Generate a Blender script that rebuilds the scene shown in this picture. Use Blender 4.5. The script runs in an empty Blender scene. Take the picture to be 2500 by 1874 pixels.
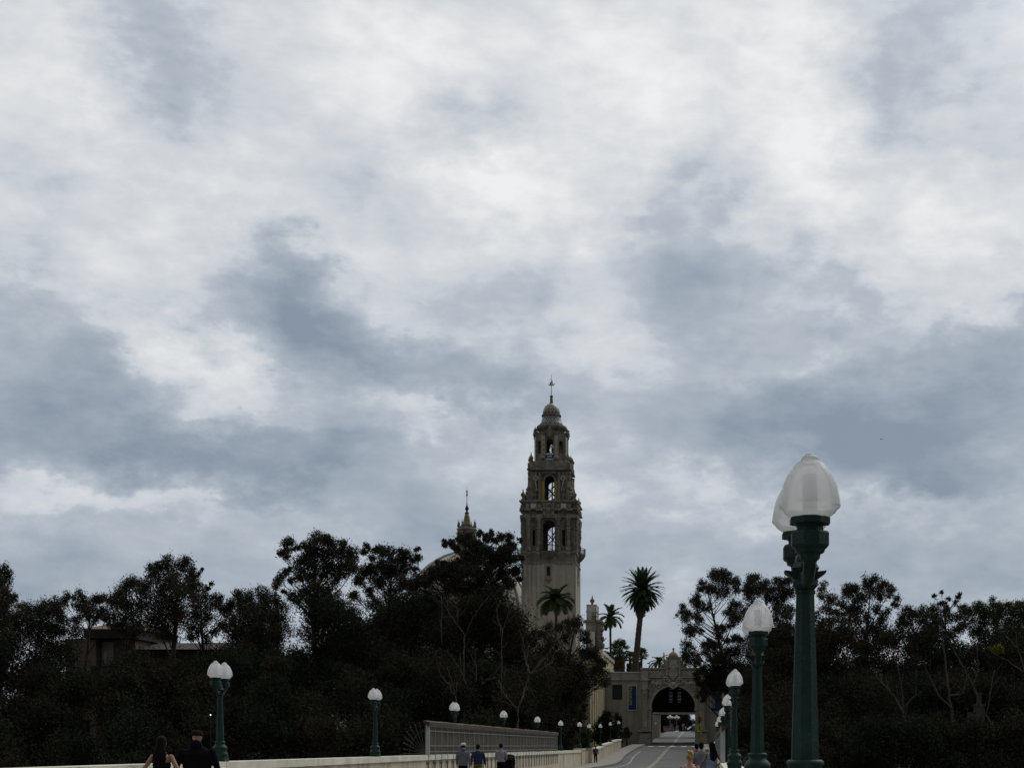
import bpy, math, random
import numpy as np
from mathutils import Vector, Matrix
from math import sin, cos, pi, radians, sqrt, atan2, atan, degrees

C = bpy.context.scene.collection
S = bpy.context.scene
random.seed(4)

# ------------------------------------------------------------------ camera
# The photo has upright verticals: a level camera with a shifted frame, looking along the bridge (+Y).
F = 3600.0; VX = 1728.0; HY = 1820.0; EYE = 1.55
cam_d = bpy.data.cameras.new('camera'); cam = bpy.data.objects.new('camera', cam_d); C.objects.link(cam)
cam.location = (0, 0, EYE); cam.rotation_euler = (radians(90), 0, 0)
cam_d.sensor_width = 36.0; cam_d.lens = 36.0 * F / 2500.0
cam_d.shift_x = -(VX - 1250.0) / 2500.0; cam_d.shift_y = (HY - 937.0) / 2500.0
cam_d.clip_end = 6000; cam_d.clip_start = 0.1
S.camera = cam
S.view_settings.view_transform = 'Standard'; S.view_settings.look = 'None'
S.view_settings.exposure = 0.0; S.view_settings.gamma = 1.0
S.cycles.use_denoising = True
S.cycles.max_bounces = 8; S.cycles.diffuse_bounces = 5; S.cycles.transparent_max_bounces = 12
S.render.film_transparent = False

def W(px, py, Y):
    """world point seen at photo pixel (px, py) at distance Y"""
    return Vector(((px - VX) * Y / F, Y, EYE + (HY - py) * Y / F))

# ------------------------------------------------------------------ sky
world = bpy.data.worlds.new('World'); S.world = world; world.use_nodes = True
SUN_EL, SUN_AZ = 52.0, 38.0           # azimuth: degrees to the right of the view along the bridge

def build_sky():
    nt = world.node_tree; N = nt.nodes; L = nt.links; N.clear()
    def nd(t, **k):
        n = N.new(t)
        for a, b in k.items(): setattr(n, a, b)
        return n
    def val(sock, v):
        if isinstance(v, (int, float)): sock.default_value = v
        else: L.new(v, sock)
    def M(op, a, b=0.0, c=0.0, clamp=False):
        n = nd('ShaderNodeMath', operation=op); n.use_clamp = clamp
        val(n.inputs[0], a); val(n.inputs[1], b); val(n.inputs[2], c); return n.outputs[0]
    def VM(op, a, b):
        n = nd('ShaderNodeVectorMath', operation=op)
        for i, v in enumerate((a, b)):
            if isinstance(v, (tuple, list)): n.inputs[i].default_value = v
            else: L.new(v, n.inputs[i])
        return n.outputs[0]
    def SC(a, s):
        n = nd('ShaderNodeVectorMath', operation='SCALE'); L.new(a, n.inputs[0]); n.inputs['Scale'].default_value = s
        return n.outputs[0]
    def noise(vec, scale, detail, rough=0.5, dist=0.0):
        n = nd('ShaderNodeTexNoise'); L.new(vec, n.inputs['Vector'])
        n.inputs['Scale'].default_value = scale; n.inputs['Detail'].default_value = detail
        n.inputs['Roughness'].default_value = rough; n.inputs['Distortion'].default_value = dist
        return n
    tc = nd('ShaderNodeTexCoord'); d = tc.outputs['Generated']
    sx = nd('ShaderNodeSeparateXYZ'); L.new(d, sx.inputs[0]); x, y, z = sx.outputs
    az = M('MULTIPLY', M('ARCTAN2', x, y), 57.2958); el = M('MULTIPLY', M('ARCSINE', z), 57.2958)
    cb = nd('ShaderNodeCombineXYZ'); L.new(az, cb.inputs[0]); L.new(el, cb.inputs[1]); P = cb.outputs[0]
    dz = VM('MULTIPLY', d, (1.0, 1.0, 1.7))
    n1 = noise(dz, 9.0, 5.0, 0.55); n2 = noise(dz, 34.0, 6.0, 0.62)
    w1 = SC(VM('SUBTRACT', n1.outputs['Color'], (0.5, 0.5, 0.5)), 4.6)
    w2 = SC(VM('SUBTRACT', n2.outputs['Color'], (0.5, 0.5, 0.5)), 3.3)
    Pw = VM('ADD', VM('ADD', P, w1), w2)
    def deg(px, py):
        a = degrees(atan((px - VX) / F)); e = degrees(atan((HY - py) / sqrt(F * F + (px - VX) ** 2))); return a, e
    dark = None
    # soft cloud masses: photo pixel of the centre, half sizes, tilt, weight (>0 dark underside, <0 bright thin cloud)
    for (px, py, rx, ry, rot, w) in CLOUDS:
        a, e = deg(px + 25, py + 50)
        mp = nd('ShaderNodeMapping', vector_type='TEXTURE'); L.new(Pw, mp.inputs['Vector'])
        mp.inputs['Location'].default_value = (a, e, 0); mp.inputs['Rotation'].default_value = (0, 0, radians(-rot))
        mp.inputs['Scale'].default_value = (rx / 58.0, ry / 58.0, 30.0)
        g = nd('ShaderNodeTexGradient', gradient_type='SPHERICAL'); L.new(mp.outputs[0], g.inputs[0])
        dark = M('MULTIPLY_ADD', g.outputs['Fac'], w * (.66 if w > 0 else .55), dark if dark is not None else 0.0)
    # layered cloud texture, flattened towards the horizon
    n3 = noise(VM('MULTIPLY', d, (1, 1, 1.7)), 12.0, 7.0, 0.5, 0.25)
    n4 = noise(VM('ADD', VM('MULTIPLY', d, (1, 1, 2.6)), (3.1, 0, 0)), 5.0, 4.0, 0.5)
    n5 = noise(VM('ADD', VM('MULTIPLY', d, (1, 1, 2.2)), (1.1, 2, 0)), 40.0, 5.0, 0.55, 0.2)
    dark = M('MULTIPLY_ADD', M('SUBTRACT', n3.outputs['Fac'], 0.5), 0.8, dark)
    dark = M('MULTIPLY_ADD', M('SUBTRACT', n4.outputs['Fac'], 0.5), 0.4, dark)
    dark = M('MULTIPLY_ADD', M('SUBTRACT', n5.outputs['Fac'], 0.5), 0.36, dark)
    mr = nd('ShaderNodeMapRange', interpolation_type='SMOOTHSTEP'); L.new(el, mr.inputs[0])
    mr.inputs[1].default_value = 2.0; mr.inputs[2].default_value = 24.0
    mr.inputs[3].default_value = 0.66; mr.inputs[4].default_value = 0.29
    dark = M('MULTIPLY', M('ADD', dark, mr.outputs[0]), 0.90)
    ramp = nd('ShaderNodeValToRGB'); L.new(dark, ramp.inputs[0]); cr = ramp.color_ramp; cr.interpolation = 'LINEAR'
    stops = [(0.0, (.87, .873, .876)), (0.2, (.705, .722, .745)), (0.37, (.575, .615, .66)), (0.46, (.475, .52, .58)), (0.6, (.395, .447, .512)),
             (0.8, (.315, .37, .437)), (1.0, (.24, .295, .37))]
    cr.elements[0].position = 0; cr.elements[0].color = (*stops[0][1], 1)
    cr.elements[1].position = 1; cr.elements[1].color = (*stops[-1][1], 1)
    for p, c in stops[1:-1]:
        e_ = cr.elements.new(p); e_.color = (*c, 1)
    # brighter towards the sun and overhead; unseen back sky dimmed to shade the facades
    sd = Vector((sin(radians(SUN_AZ)) * cos(radians(SUN_EL)), cos(radians(SUN_AZ)) * cos(radians(SUN_EL)), sin(radians(SUN_EL))))
    dp = nd('ShaderNodeVectorMath', operation='DOT_PRODUCT'); L.new(d, dp.inputs[0]); dp.inputs[1].default_value = sd
    b = nd('ShaderNodeMapRange', interpolation_type='SMOOTHSTEP'); L.new(y, b.inputs[0])
    b.inputs[1].default_value = 0.55; b.inputs[2].default_value = -0.45; b.inputs[3].default_value = 1.0; b.inputs[4].default_value = BACK_SKY
    t = nd('ShaderNodeMapRange', interpolation_type='SMOOTHSTEP'); L.new(dp.outputs['Value'], t.inputs[0])
    t.inputs[1].default_value = 0.80; t.inputs[2].default_value = 1.0; t.inputs[3].default_value = 1.0; t.inputs[4].default_value = 2.0
    zz = nd('ShaderNodeMapRange', interpolation_type='SMOOTHSTEP'); L.new(z, zz.inputs[0])
    zz.inputs[1].default_value = 0.5; zz.inputs[2].default_value = 0.95; zz.inputs[3].default_value = 1.0; zz.inputs[4].default_value = 1.25
    k = M('MULTIPLY', M('MULTIPLY', b.outputs[0], t.outputs[0]), zz.outputs[0])
    cl = nd('ShaderNodeVectorMath', operation='SCALE'); L.new(ramp.outputs[0], cl.inputs[0]); L.new(M('MULTIPLY', k, 10.0), cl.inputs['Scale'])
    sky = nd('ShaderNodeTexSky'); sky.sky_type = 'NISHITA'; sky.sun_disc = False
    sky.sun_elevation = radians(SUN_EL); sky.sun_rotation = radians(SUN_AZ)
    mix = nd('ShaderNodeMix', data_type='RGBA'); mix.inputs[0].default_value = 0.97
    L.new(sky.outputs[0], mix.inputs[6]); L.new(cl.outputs[0], mix.inputs[7])
    bg = nd('ShaderNodeBackground'); bg.inputs['Strength'].default_value = 0.1; L.new(mix.outputs[2], bg.inputs['Color'])
    out = nd('ShaderNodeOutputWorld'); L.new(bg.outputs[0], out.inputs[0])

BACK_SKY = 0.38
CLOUDS = [
    (723, 727, 269, 162, 26, 0.85), (659, 663, 147, 99, 0, 0.35), (932, 862, 347, 117, 14, 0.5), (1253, 910, 390, 117, 8, 0.5), (90, 772, 226, 189, 24, 0.55), (257, 910, 217, 135, 25, 0.35),
    (225, 1038, 521, 108, 3, 0.8), (514, 1071, 260, 99, 0, 0.4), (803, 1061, 269, 153, 28, 0.6), (2056, 1016, 542, 171, 3, 0.9), (2378, 862, 347, 225, 0, 0.5), (1799, 894, 304, 180, 10, 0.4),
    (2249, 1119, 304, 81, 4, 0.4), (1847, 675, 369, 126, 0, 0.42), (1671, 540, 174, 162, 0, 0.3), (1574, 573, 147, 198, 0, 0.3), (2137, 235, 226, 207, 0, 0.36), (2249, 20, 304, 153, 0, 0.36),
    (360, 123, 156, 279, -25, 0.45), (321, -6, 156, 135, 0, 0.25), (1131, 251, 147, 117, 0, 0.36), (1060, 155, 260, 99, 0, 0.15), (964, 476, 260, 180, 0, 0.15), (1285, 653, 260, 135, 0, 0.25),
    (193, 380, 260, 99, 0, 0.2), (193, 1312, 390, 99, 0, 0.35), (964, 1231, 521, 81, 0, 0.25), (1060, 1312, 260, 63, 0, 0.25), (2249, 1312, 390, 99, 0, 0.3), (1799, 1279, 260, 72, 0, 0.2),
    (1542, 1087, 174, 90, 0, 0.15), (482, 855, 269, 99, 32, -0.46), (353, 759, 174, 81, 35, -0.4), (434, 476, 260, 162, 0, -0.32), (1221, 412, 278, 198, 0, -0.5), (1125, 348, 174, 135, 0, -0.2),
    (1928, 283, 191, 450, 8, -0.5), (1799, 155, 260, 270, 0, -0.25), (2249, 508, 260, 153, 0, -0.3), (2345, 688, 347, 72, -14, -0.45), (2088, 589, 174, 63, 20, -0.3), (1028, 997, 304, 63, 0, -0.35),
    (819, 91, 260, 180, 0, -0.3), (129, 219, 304, 270, 0, -0.25), (1510, 26, 521, 207, 0, -0.2), (1446, 283, 260, 225, 0, -0.15), (64, 621, 260, 63, 0, -0.25), (1510, 1183, 217, 54, 0, -0.25),
    (193, 1167, 390, 63, 0, -0.3), (643, 1215, 260, 54, 0, -0.2), (1735, 1135, 260, 54, 8, -0.25), (2442, 1022, 130, 45, 0, -0.2), (2088, 1199, 390, 54, 0, -0.2),
]
build_sky()

sun_d = bpy.data.lights.new('sun', 'SUN'); sun = bpy.data.objects.new('sun', sun_d); C.objects.link(sun)
sun_d.energy = 0.8; sun_d.angle = radians(40); sun_d.color = (1.0, 0.97, 0.92)
sun.rotation_euler = (radians(90 - SUN_EL), 0, radians(180 - SUN_AZ))

# ------------------------------------------------------------------ mesh helpers
class MB:
    """collects geometry; build() links it as ONE mesh object"""
    def __init__(s): s.v = []; s.f = []; s.M = Matrix.Identity(4); s.sm = []
    def at(s, x=0, y=0, z=0, rz=0, ry=0, rx=0, sc=1.0):
        s.M = Matrix.Translation((x, y, z)) @ Matrix.Rotation(rz, 4, 'Z') @ Matrix.Rotation(ry, 4, 'Y') @ Matrix.Rotation(rx, 4, 'X') @ Matrix.Scale(sc, 4)
        return s
    def add(s, vs, fs, smooth=False):
        o = len(s.v); M_ = s.M
        s.v += [tuple(M_ @ Vector(p)) for p in vs]
        s.f += [tuple(i + o for i in f) for f in fs]; s.sm += [smooth] * len(fs); return s
    def box(s, x0, x1, y0, y1, z0, z1):
        vs = [(x0, y0, z0), (x1, y0, z0), (x1, y1, z0), (x0, y1, z0), (x0, y0, z1), (x1, y0, z1), (x1, y1, z1), (x0, y1, z1)]
        return s.add(vs, [(0, 3, 2, 1), (4, 5, 6, 7), (0, 1, 5, 4), (1, 2, 6, 5), (2, 3, 7, 6), (3, 0, 4, 7)])
    def cbox(s, cx, cy, cz, sx, sy, sz): return s.box(cx - sx / 2, cx + sx / 2, cy - sy / 2, cy + sy / 2, cz - sz / 2, cz + sz / 2)
    def lathe(s, prof, n=16, cx=0, cy=0, rot=0.0, smooth=True, sy=1.0, cap=True):
        vs = []; fs = []
        for r, z in prof:
            for k in range(n):
                a = rot + 2 * pi * k / n; vs.append((cx + r * cos(a), cy + r * sin(a) * sy, z))
        m = len(prof)
        for i in range(m - 1):
            for k in range(n):
                k2 = (k + 1) % n; fs.append((i * n + k, i * n + k2, (i + 1) * n + k2, (i + 1) * n + k))
        if cap:
            fs.append(tuple(range(n - 1, -1, -1))); fs.append(tuple((m - 1) * n + k for k in range(n)))
        return s.add(vs, fs, smooth)
    def tube(s, pts, rad, n=6, smooth=True):
        pts = [Vector(p) for p in pts]; m = len(pts)
        if isinstance(rad, (int, float)): rad = [rad] * m
        vs = []; fs = []; up = None
        for i, p in enumerate(pts):
            t = (pts[min(i + 1, m - 1)] - pts[max(i - 1, 0)])
            t = t.normalized() if t.length > 1e-9 else Vector((0, 0, 1))
            if up is None:
                up = Vector((0, 0, 1)) if abs(t.z) < 0.9 else Vector((1, 0, 0))
            a = t.cross(up)
            if a.length < 1e-6: a = t.orthogonal()
            a.normalize(); b = a.cross(t).normalized(); up = b
            for k in range(n):
                q = 2 * pi * k / n; vs.append(tuple(p + (a * cos(q) + b * sin(q)) * rad[i]))
        for i in range(m - 1):
            for k in range(n):
                k2 = (k + 1) % n; fs.append((i * n + k, i * n + k2, (i + 1) * n + k2, (i + 1) * n + k))
        fs.append(tuple(range(n - 1, -1, -1))); fs.append(tuple((m - 1) * n + k for k in range(n)))
        return s.add(vs, fs, smooth)
    def bar(s, a, b, r, n=5): return s.tube([a, b], [r, r], n, False)
    def ball(s, c, r, nu=10, nv=7, sx=1, sy=1, sz=1):
        prof = [(max(1e-4, r * sin(pi * i / nv)), -r * cos(pi * i / nv)) for i in range(nv + 1)]
        vs = []; fs = []; n = nu
        for rr, z in prof:
            for k in range(n):
                a = 2 * pi * k / n; vs.append((c[0] + rr * cos(a) * sx, c[1] + rr * sin(a) * sy, c[2] + z * sz))
        for i in range(nv):
            for k in range(n):
                k2 = (k + 1) % n; fs.append((i * n + k, i * n + k2, (i + 1) * n + k2, (i + 1) * n + k))
        fs.append(tuple(range(n - 1, -1, -1))); fs.append(tuple(nv * n + k for k in range(n)))
        return s.add(vs, fs, True)
    def prism(s, poly, y0, y1):
        """polygon in (x, z) extruded along y"""
        n = len(poly)
        vs = [(p[0], y0, p[1]) for p in poly] + [(p[0], y1, p[1]) for p in poly]
        fs = [tuple(range(n)), tuple(range(2 * n - 1, n - 1, -1))]
        fs += [(i, i + n, (i + 1) % n + n, (i + 1) % n) for i in range(n)]
        return s.add(vs, fs)
    def wall(s, x0, x1, z0, z1, y0, y1, holes=()):
        """wall in the xz plane, thickness y0..y1; holes: (xc, width, sill, spring, arched)"""
        holes = sorted(holes); x = x0
        for xc, w, sill, spr, arched in holes:
            a, b = xc - w / 2, xc + w / 2
            s.box(x, a, y0, y1, z0, z1)
            if sill > z0 + 1e-4: s.box(a, b, y0, y1, z0, sill)
            if not arched:
                if spr < z1 - 1e-4: s.box(a, b, y0, y1, spr, z1)
            else:
                n = 14; r = w / 2; pts = [(xc - r * cos(pi * k / n), spr + r * sin(pi * k / n)) for k in range(n + 1)]
                for k in range(n):
                    (xa, za), (xb, zb) = pts[k], pts[k + 1]
                    vs = [(xa, y0, za), (xb, y0, zb), (xb, y0, z1), (xa, y0, z1), (xa, y1, za), (xb, y1, zb), (xb, y1, z1), (xa, y1, z1)]
                    s.add(vs, [(0, 1, 2, 3), (5, 4, 7, 6), (4, 5, 1, 0), (3, 2, 6, 7)])
            x = b
        s.box(x, x1, y0, y1, z0, z1); return s
    def archband(s, xc, r0, r1, spr, y0, y1, n=20, a0=0.0, a1=pi):
        for k in range(n):
            p, q = a0 + (a1 - a0) * k / n, a0 + (a1 - a0) * (k + 1) / n
            c = [(xc - r * cos(t), spr + r * sin(t)) for t in (p, q) for r in (r0, r1)]
            vs = [(x, y, z) for y in (y0, y1) for x, z in c]
            s.add(vs, [(0, 1, 3, 2), (4, 6, 7, 5), (0, 2, 6, 4), (1, 5, 7, 3), (0, 4, 5, 1), (2, 3, 7, 6)])
        return s
    def mesh(s, name):
        me = bpy.data.meshes.new(name); me.from_pydata(s.v, [], s.f)
        me.polygons.foreach_set('use_smooth', s.sm); me.update(); return me
    def build(s, name, mat, parent=None, loc=None):
        me = s.mesh(name); me.materials.append(mat)
        o = bpy.data.objects.new(name, me); C.objects.link(o)
        if parent: o.parent = parent
        if loc is not None: o.location = loc
        return o

def tag(o, label=None, cat=None, group=None, kind=None):
    if label: o['label'] = label
    if cat: o['category'] = cat
    if group: o['group'] = group
    if kind: o['kind'] = kind
    return o
def thing(name, label, cat, loc=(0, 0, 0), rz=0.0, group=None):
    o = bpy.data.objects.new(name, None); C.objects.link(o); o.location = loc; o.rotation_euler = (0, 0, rz)
    o.empty_display_size = 0.2
    return tag(o, label, cat, group)
KIDS = {}
def copy_tree(o, parent=None):
    c = o.copy(); C.objects.link(c)
    if parent: c.parent = parent
    for ch in o.children: copy_tree(ch, c)
    return c

# ------------------------------------------------------------------ materials
MATS = {}
def mat(name, col, rough=0.8, var=0.25, scale=3.0, bump=0.0, bscale=20.0, spec=0.3, metal=0.0, streak=0.0, col2=None, detail=6.0, chips=None):
    if name in MATS: return MATS[name]
    m = bpy.data.materials.new(name); m.use_nodes = True; nt = m.node_tree; N = nt.nodes; L = nt.links
    b = N['Principled BSDF']; b.inputs['Roughness'].default_value = rough; b.inputs['Metallic'].default_value = metal
    b.inputs['Specular IOR Level'].default_value = spec
    tc = N.new('ShaderNodeTexCoord')
    no = N.new('ShaderNodeTexNoise'); no.inputs['Scale'].default_value = scale; no.inputs['Detail'].default_value = detail; no.inputs['Roughness'].default_value = 0.65
    L.new(tc.outputs['Object'], no.inputs['Vector'])
    r = N.new('ShaderNodeValToRGB'); L.new(no.outputs['Fac'], r.inputs[0])
    c2 = col2 or tuple(c * (1 - var) for c in col)
    r.color_ramp.elements[0].position = 0.32; r.color_ramp.elements[0].color = (*c2, 1)
    r.color_ramp.elements[1].position = 0.68; r.color_ramp.elements[1].color = (*[min(1, c * (1 + var * .5)) for c in col], 1)
    last = r.outputs[0]
    if streak > 0:                       # rain streaks running down the face
        mp = N.new('ShaderNodeMapping'); L.new(tc.outputs['Object'], mp.inputs[0]); mp.inputs['Scale'].default_value = (1.3, 1.3, 0.06)
        n2 = N.new('ShaderNodeTexNoise'); n2.inputs['Scale'].default_value = 1.4; n2.inputs['Detail'].default_value = 5; L.new(mp.outputs[0], n2.inputs['Vector'])
        r2 = N.new('ShaderNodeValToRGB'); L.new(n2.outputs['Fac'], r2.inputs[0])
        r2.color_ramp.elements[0].position = 0.36; r2.color_ramp.elements[0].color = (1 - streak,) * 3 + (1,)
        r2.color_ramp.elements[1].position = 0.52; r2.color_ramp.elements[1].color = (1, 1, 1, 1)
        mx = N.new('ShaderNodeMix'); mx.data_type = 'RGBA'; mx.blend_type = 'MULTIPLY'; mx.inputs[0].default_value = 1
        L.new(last, mx.inputs[6]); L.new(r2.outputs[0], mx.inputs[7]); last = mx.outputs[2]
    if chips:                            # small worn spots showing another colour
        n3 = N.new('ShaderNodeTexNoise'); n3.inputs['Scale'].default_value = chips[0]; n3.inputs['Detail'].default_value = 3; L.new(tc.outputs['Object'], n3.inputs['Vector'])
        g = N.new('ShaderNodeMath'); g.operation = 'GREATER_THAN'; L.new(n3.outputs['Fac'], g.inputs[0]); g.inputs[1].default_value = chips[1]
        mx = N.new('ShaderNodeMix'); mx.data_type = 'RGBA'; L.new(g.outputs[0], mx.inputs[0]); L.new(last, mx.inputs[6]); mx.inputs[7].default_value = (*chips[2], 1); last = mx.outputs[2]
    L.new(last, b.inputs['Base Color'])
    if bump > 0:
        nb = N.new('ShaderNodeTexNoise'); nb.inputs['Scale'].default_value = bscale; nb.inputs['Detail'].default_value = 5; L.new(tc.outputs['Object'], nb.inputs['Vector'])
        bp = N.new('ShaderNodeBump'); bp.inputs['Strength'].default_value = bump; bp.inputs['Distance'].default_value = 0.05
        L.new(nb.outputs['Fac'], bp.inputs['Height']); L.new(bp.outputs[0], b.inputs['Normal'])
    MATS[name] = m; return m

def leaf_mat(name, cols, trans=0.15):
    """foliage: each spray's own hue comes from the 'tint' value stored on its faces"""
    m = bpy.data.materials.new(name); m.use_nodes = True; nt = m.node_tree; N = nt.nodes; L = nt.links; N.clear()
    at = N.new('ShaderNodeAttribute'); at.attribute_name = 'tint'
    r = N.new('ShaderNodeValToRGB'); L.new(at.outputs['Fac'], r.inputs[0])
    el = r.color_ramp.elements
    el[0].position = 0; el[0].color = (*cols[0], 1); el[1].position = 1; el[1].color = (*cols[-1], 1)
    for i, c in enumerate(cols[1:-1]):
        e = el.new((i + 1) / (len(cols) - 1)); e.color = (*c, 1)
    d = N.new('ShaderNodeBsdfDiffuse'); L.new(r.outputs[0], d.inputs['Color'])
    t = N.new('ShaderNodeBsdfTranslucent'); L.new(r.outputs[0], t.inputs[0])
    mx = N.new('ShaderNodeMixShader'); mx.inputs[0].default_value = trans
    L.new(d.outputs[0], mx.inputs[1]); L.new(t.outputs[0], mx.inputs[2])
    o = N.new('ShaderNodeOutputMaterial'); L.new(mx.outputs[0], o.inputs[0]); return m

def tile_mat(name, base, light, dark, n=24, k=1.6, planar=False, light2=None):
    """glazed tile pattern: rows of diamonds and dots, wrapped round the axis (or on flat faces)"""
    m = bpy.data.materials.new(name); m.use_nodes = True; nt = m.node_tree; N = nt.nodes; L = nt.links
    b = N['Principled BSDF']; b.inputs['Roughness'].default_value = 0.35
    tc = N.new('ShaderNodeTexCoord'); sp = N.new('ShaderNodeSeparateXYZ'); L.new(tc.outputs['Object'], sp.inputs[0])
    def M(op, a, bb=0.0):
        q = N.new('ShaderNodeMath'); q.operation = op
        for i, v in enumerate((a, bb)):
            if isinstance(v, (int, float)): q.inputs[i].default_value = v
            else: L.new(v, q.inputs[i])
        return q.outputs[0]
    if planar: u = M('MULTIPLY', M('ADD', sp.outputs[0], sp.outputs[1]), k)
    else: u = M('MULTIPLY', M('ARCTAN2', sp.outputs[1], sp.outputs[0]), n / (2 * pi))
    w = M('MULTIPLY', sp.outputs[2], k)
    fu = M('ABSOLUTE', M('SUBTRACT', M('FRACT', u), 0.5)); fw = M('ABSOLUTE', M('SUBTRACT', M('FRACT', w), 0.5))
    dm = M('ADD', fu, fw)
    r = N.new('ShaderNodeValToRGB'); L.new(dm, r.inputs[0]); cr = r.color_ramp; cr.interpolation = 'CONSTANT'
    cr.elements[0].position = 0; cr.elements[0].color = (*dark, 1)
    cr.elements[1].position = .16; cr.elements[1].color = (*light, 1)
    e = cr.elements.new(.40); e.color = (*base, 1)
    e = cr.elements.new(.80); e.color = (*(light2 or light), 1)
    no = N.new('ShaderNodeTexNoise'); no.inputs['Scale'].default_value = 2.5; no.inputs['Detail'].default_value = 5; L.new(tc.outputs['Object'], no.inputs['Vector'])
    mr = N.new('ShaderNodeMapRange'); L.new(no.outputs['Fac'], mr.inputs[0]); mr.inputs[3].default_value = 0.55; mr.inputs[4].default_value = 1.2
    mx = N.new('ShaderNodeMix'); mx.data_type = 'RGBA'; mx.blend_type = 'MULTIPLY'; mx.inputs[0].default_value = 1
    L.new(r.outputs[0], mx.inputs[6]); cc = N.new('ShaderNodeCombineColor')
    for i in range(3): L.new(mr.outputs[0], cc.inputs[i])
    L.new(cc.outputs[0], mx.inputs[7]); L.new(mx.outputs[2], b.inputs['Base Color']); return m

STONE = mat('carved_stone', (.25, .23, .185), .85, .35, 1.2, .5, 5.0, streak=.35)
STONE_D = mat('weathered_stone', (.185, .17, .14), .9, .4, 1.6, .8, 4.0, streak=.3)
PLASTER = mat('tower_plaster', (.385, .35, .28), .9, .16, .5, .15, 8, streak=.38)
GATE_W = mat('gate_plaster', (.35, .325, .28), .9, .2, .6, .2, 8, streak=.2)
GATE_S = mat('gate_stone', (.34, .315, .265), .9, .35, 1.8, .7, 6)
CREAM = mat('cream_plaster', (.55, .48, .31), .9, .12, .6, .1, 10, streak=.15)
PARAPET = mat('parapet_concrete', (.57, .51, .385), .85, .25, .9, .2, 30, streak=.3, chips=(9, .71, (.33, .29, .22)))
COPING = mat('coping_concrete', (.70, .665, .54), .85, .28, 1.1, .15, 30, detail=9, chips=(6, .70, (.42, .39, .31)))
ASPHALT = mat('asphalt', (.138, .136, .130), .95, .36, .45, .2, 60, detail=9, chips=(1.1, .66, (.085, .084, .08)))
CONC = mat('sidewalk_concrete', (.27, .255, .215), .9, .16, .8, .1, 40)
GREEN = mat('green_paint', (.007, .034, .027), .5, .45, 9.0, .15, 55, spec=.25, streak=.35, chips=(70, .72, (.10, .13, .12)))
IRON = mat('dark_iron', (.02, .02, .022), .6, .2, 5)
STEEL = mat('grey_steel', (.26, .26, .25), .55, .25, 3, metal=.4)
RUST = mat('rusted_netting', (.085, .062, .042), .9, .5, 1.5)
BLACK = mat('black_fabric', (.008, .008, .010), .95, .3, 20, spec=.06)
WHITEP = mat('white_paint', (.75, .75, .72), .8, .15, 6)
GLASSD = mat('window_glass', (.03, .035, .045), .12, .3, 1.0, spec=.6)
BARK = mat('bark', (.055, .045, .036), .95, .4, 2.0, .6, 8)
BARK_P = mat('pale_bark', (.095, .084, .072), .9, .4, 1.3, .4, 6)
LEAF_E = leaf_mat('eucalyptus_leaves', [(.030, .038, .025), (.044, .048, .033), (.060, .054, .038), (.080, .056, .040)], .06)
LEAF_G = leaf_mat('olive_leaves', [(.034, .056, .022), (.050, .070, .030), (.070, .080, .034), (.086, .082, .042)], .06)
LEAF_U = leaf_mat('undergrowth_leaves', [(.020, .028, .019), (.028, .035, .022), (.040, .037, .026), (.050, .041, .029)], .05)
PALM_L = leaf_mat('palm_leaves', [(.03, .048, .022), (.045, .065, .03), (.06, .08, .035), (.10, .085, .04)])
PALM_D = leaf_mat('dead_palm_leaves', [(.06, .05, .03), (.09, .07, .045), (.12, .09, .055), (.14, .11, .07)])
PALM_T = mat('palm_trunk', (.085, .068, .052), .95, .4, 3, .6, 10)

# ------------------------------------------------------------------ ground, bridge, road
def lerp_tab(tab, y):
    if y <= tab[0][0]: return tab[0][1]
    for (a, za), (b, zb) in zip(tab, tab[1:]):
        if y <= b: return za + (zb - za) * (y - a) / (b - a)
    return tab[-1][1]
GZT = [(118, 0), (128, .08), (140, .36), (174, 1.3), (205, 1.9), (235, 2.9), (270, 3.9), (300, 4.65), (330, 4.95), (420, 5.0)]
def gz(y): return lerp_tab(GZT, y)
def sst(a, b, x):
    t = max(0.0, min(1.0, (x - a) / (b - a))); return t * t * (3 - 2 * t)
def tilt(y): return 1 - sst(150, 200, y)
def terr(x, y):
    base = gz(y) - 0.5
    d = max(0.0, abs(x + 4.8) - 14)
    hill = 2.5 * sst(10, 90, d) * sst(120, 220, y)
    v = 26 * (1 - sst(88, 158 + 8 * sin(x * .05), y)) if y < 200 else 0
    if y < 0: v = 26 * sst(-60, -10, y)
    return base + hill - v + (0.6 * sin(x * .13) * cos(y * .11) if d > 4 else 0)
def sheet(name, xs, ys, zf, material, kind='structure'):
    mb = MB(); vs = [(x, y, zf(x, y)) for y in ys for x in xs]; n = len(xs)
    fs = [(j * n + i, j * n + i + 1, (j + 1) * n + i + 1, (j + 1) * n + i) for j in range(len(ys) - 1) for i in range(n - 1)]
    mb.add(vs, fs, True); o = mb.build(name, material); tag(o, kind=kind); return o
GROUND = mat('dry_ground', (.075, .062, .045), .95, .4, .25, .3, 3)
gxs = sorted(set([-3000, -1500, -900, -600] + list(range(-420, 421, 12)) + [600, 900, 1500, 3000]))
gys = sorted(set([-1500, -600, -300] + list(range(-120, 480, 10)) + [520, 600, 800, 1200, 2000, 4000]))
sheet('ground', gxs, gys, terr, GROUND)

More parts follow.
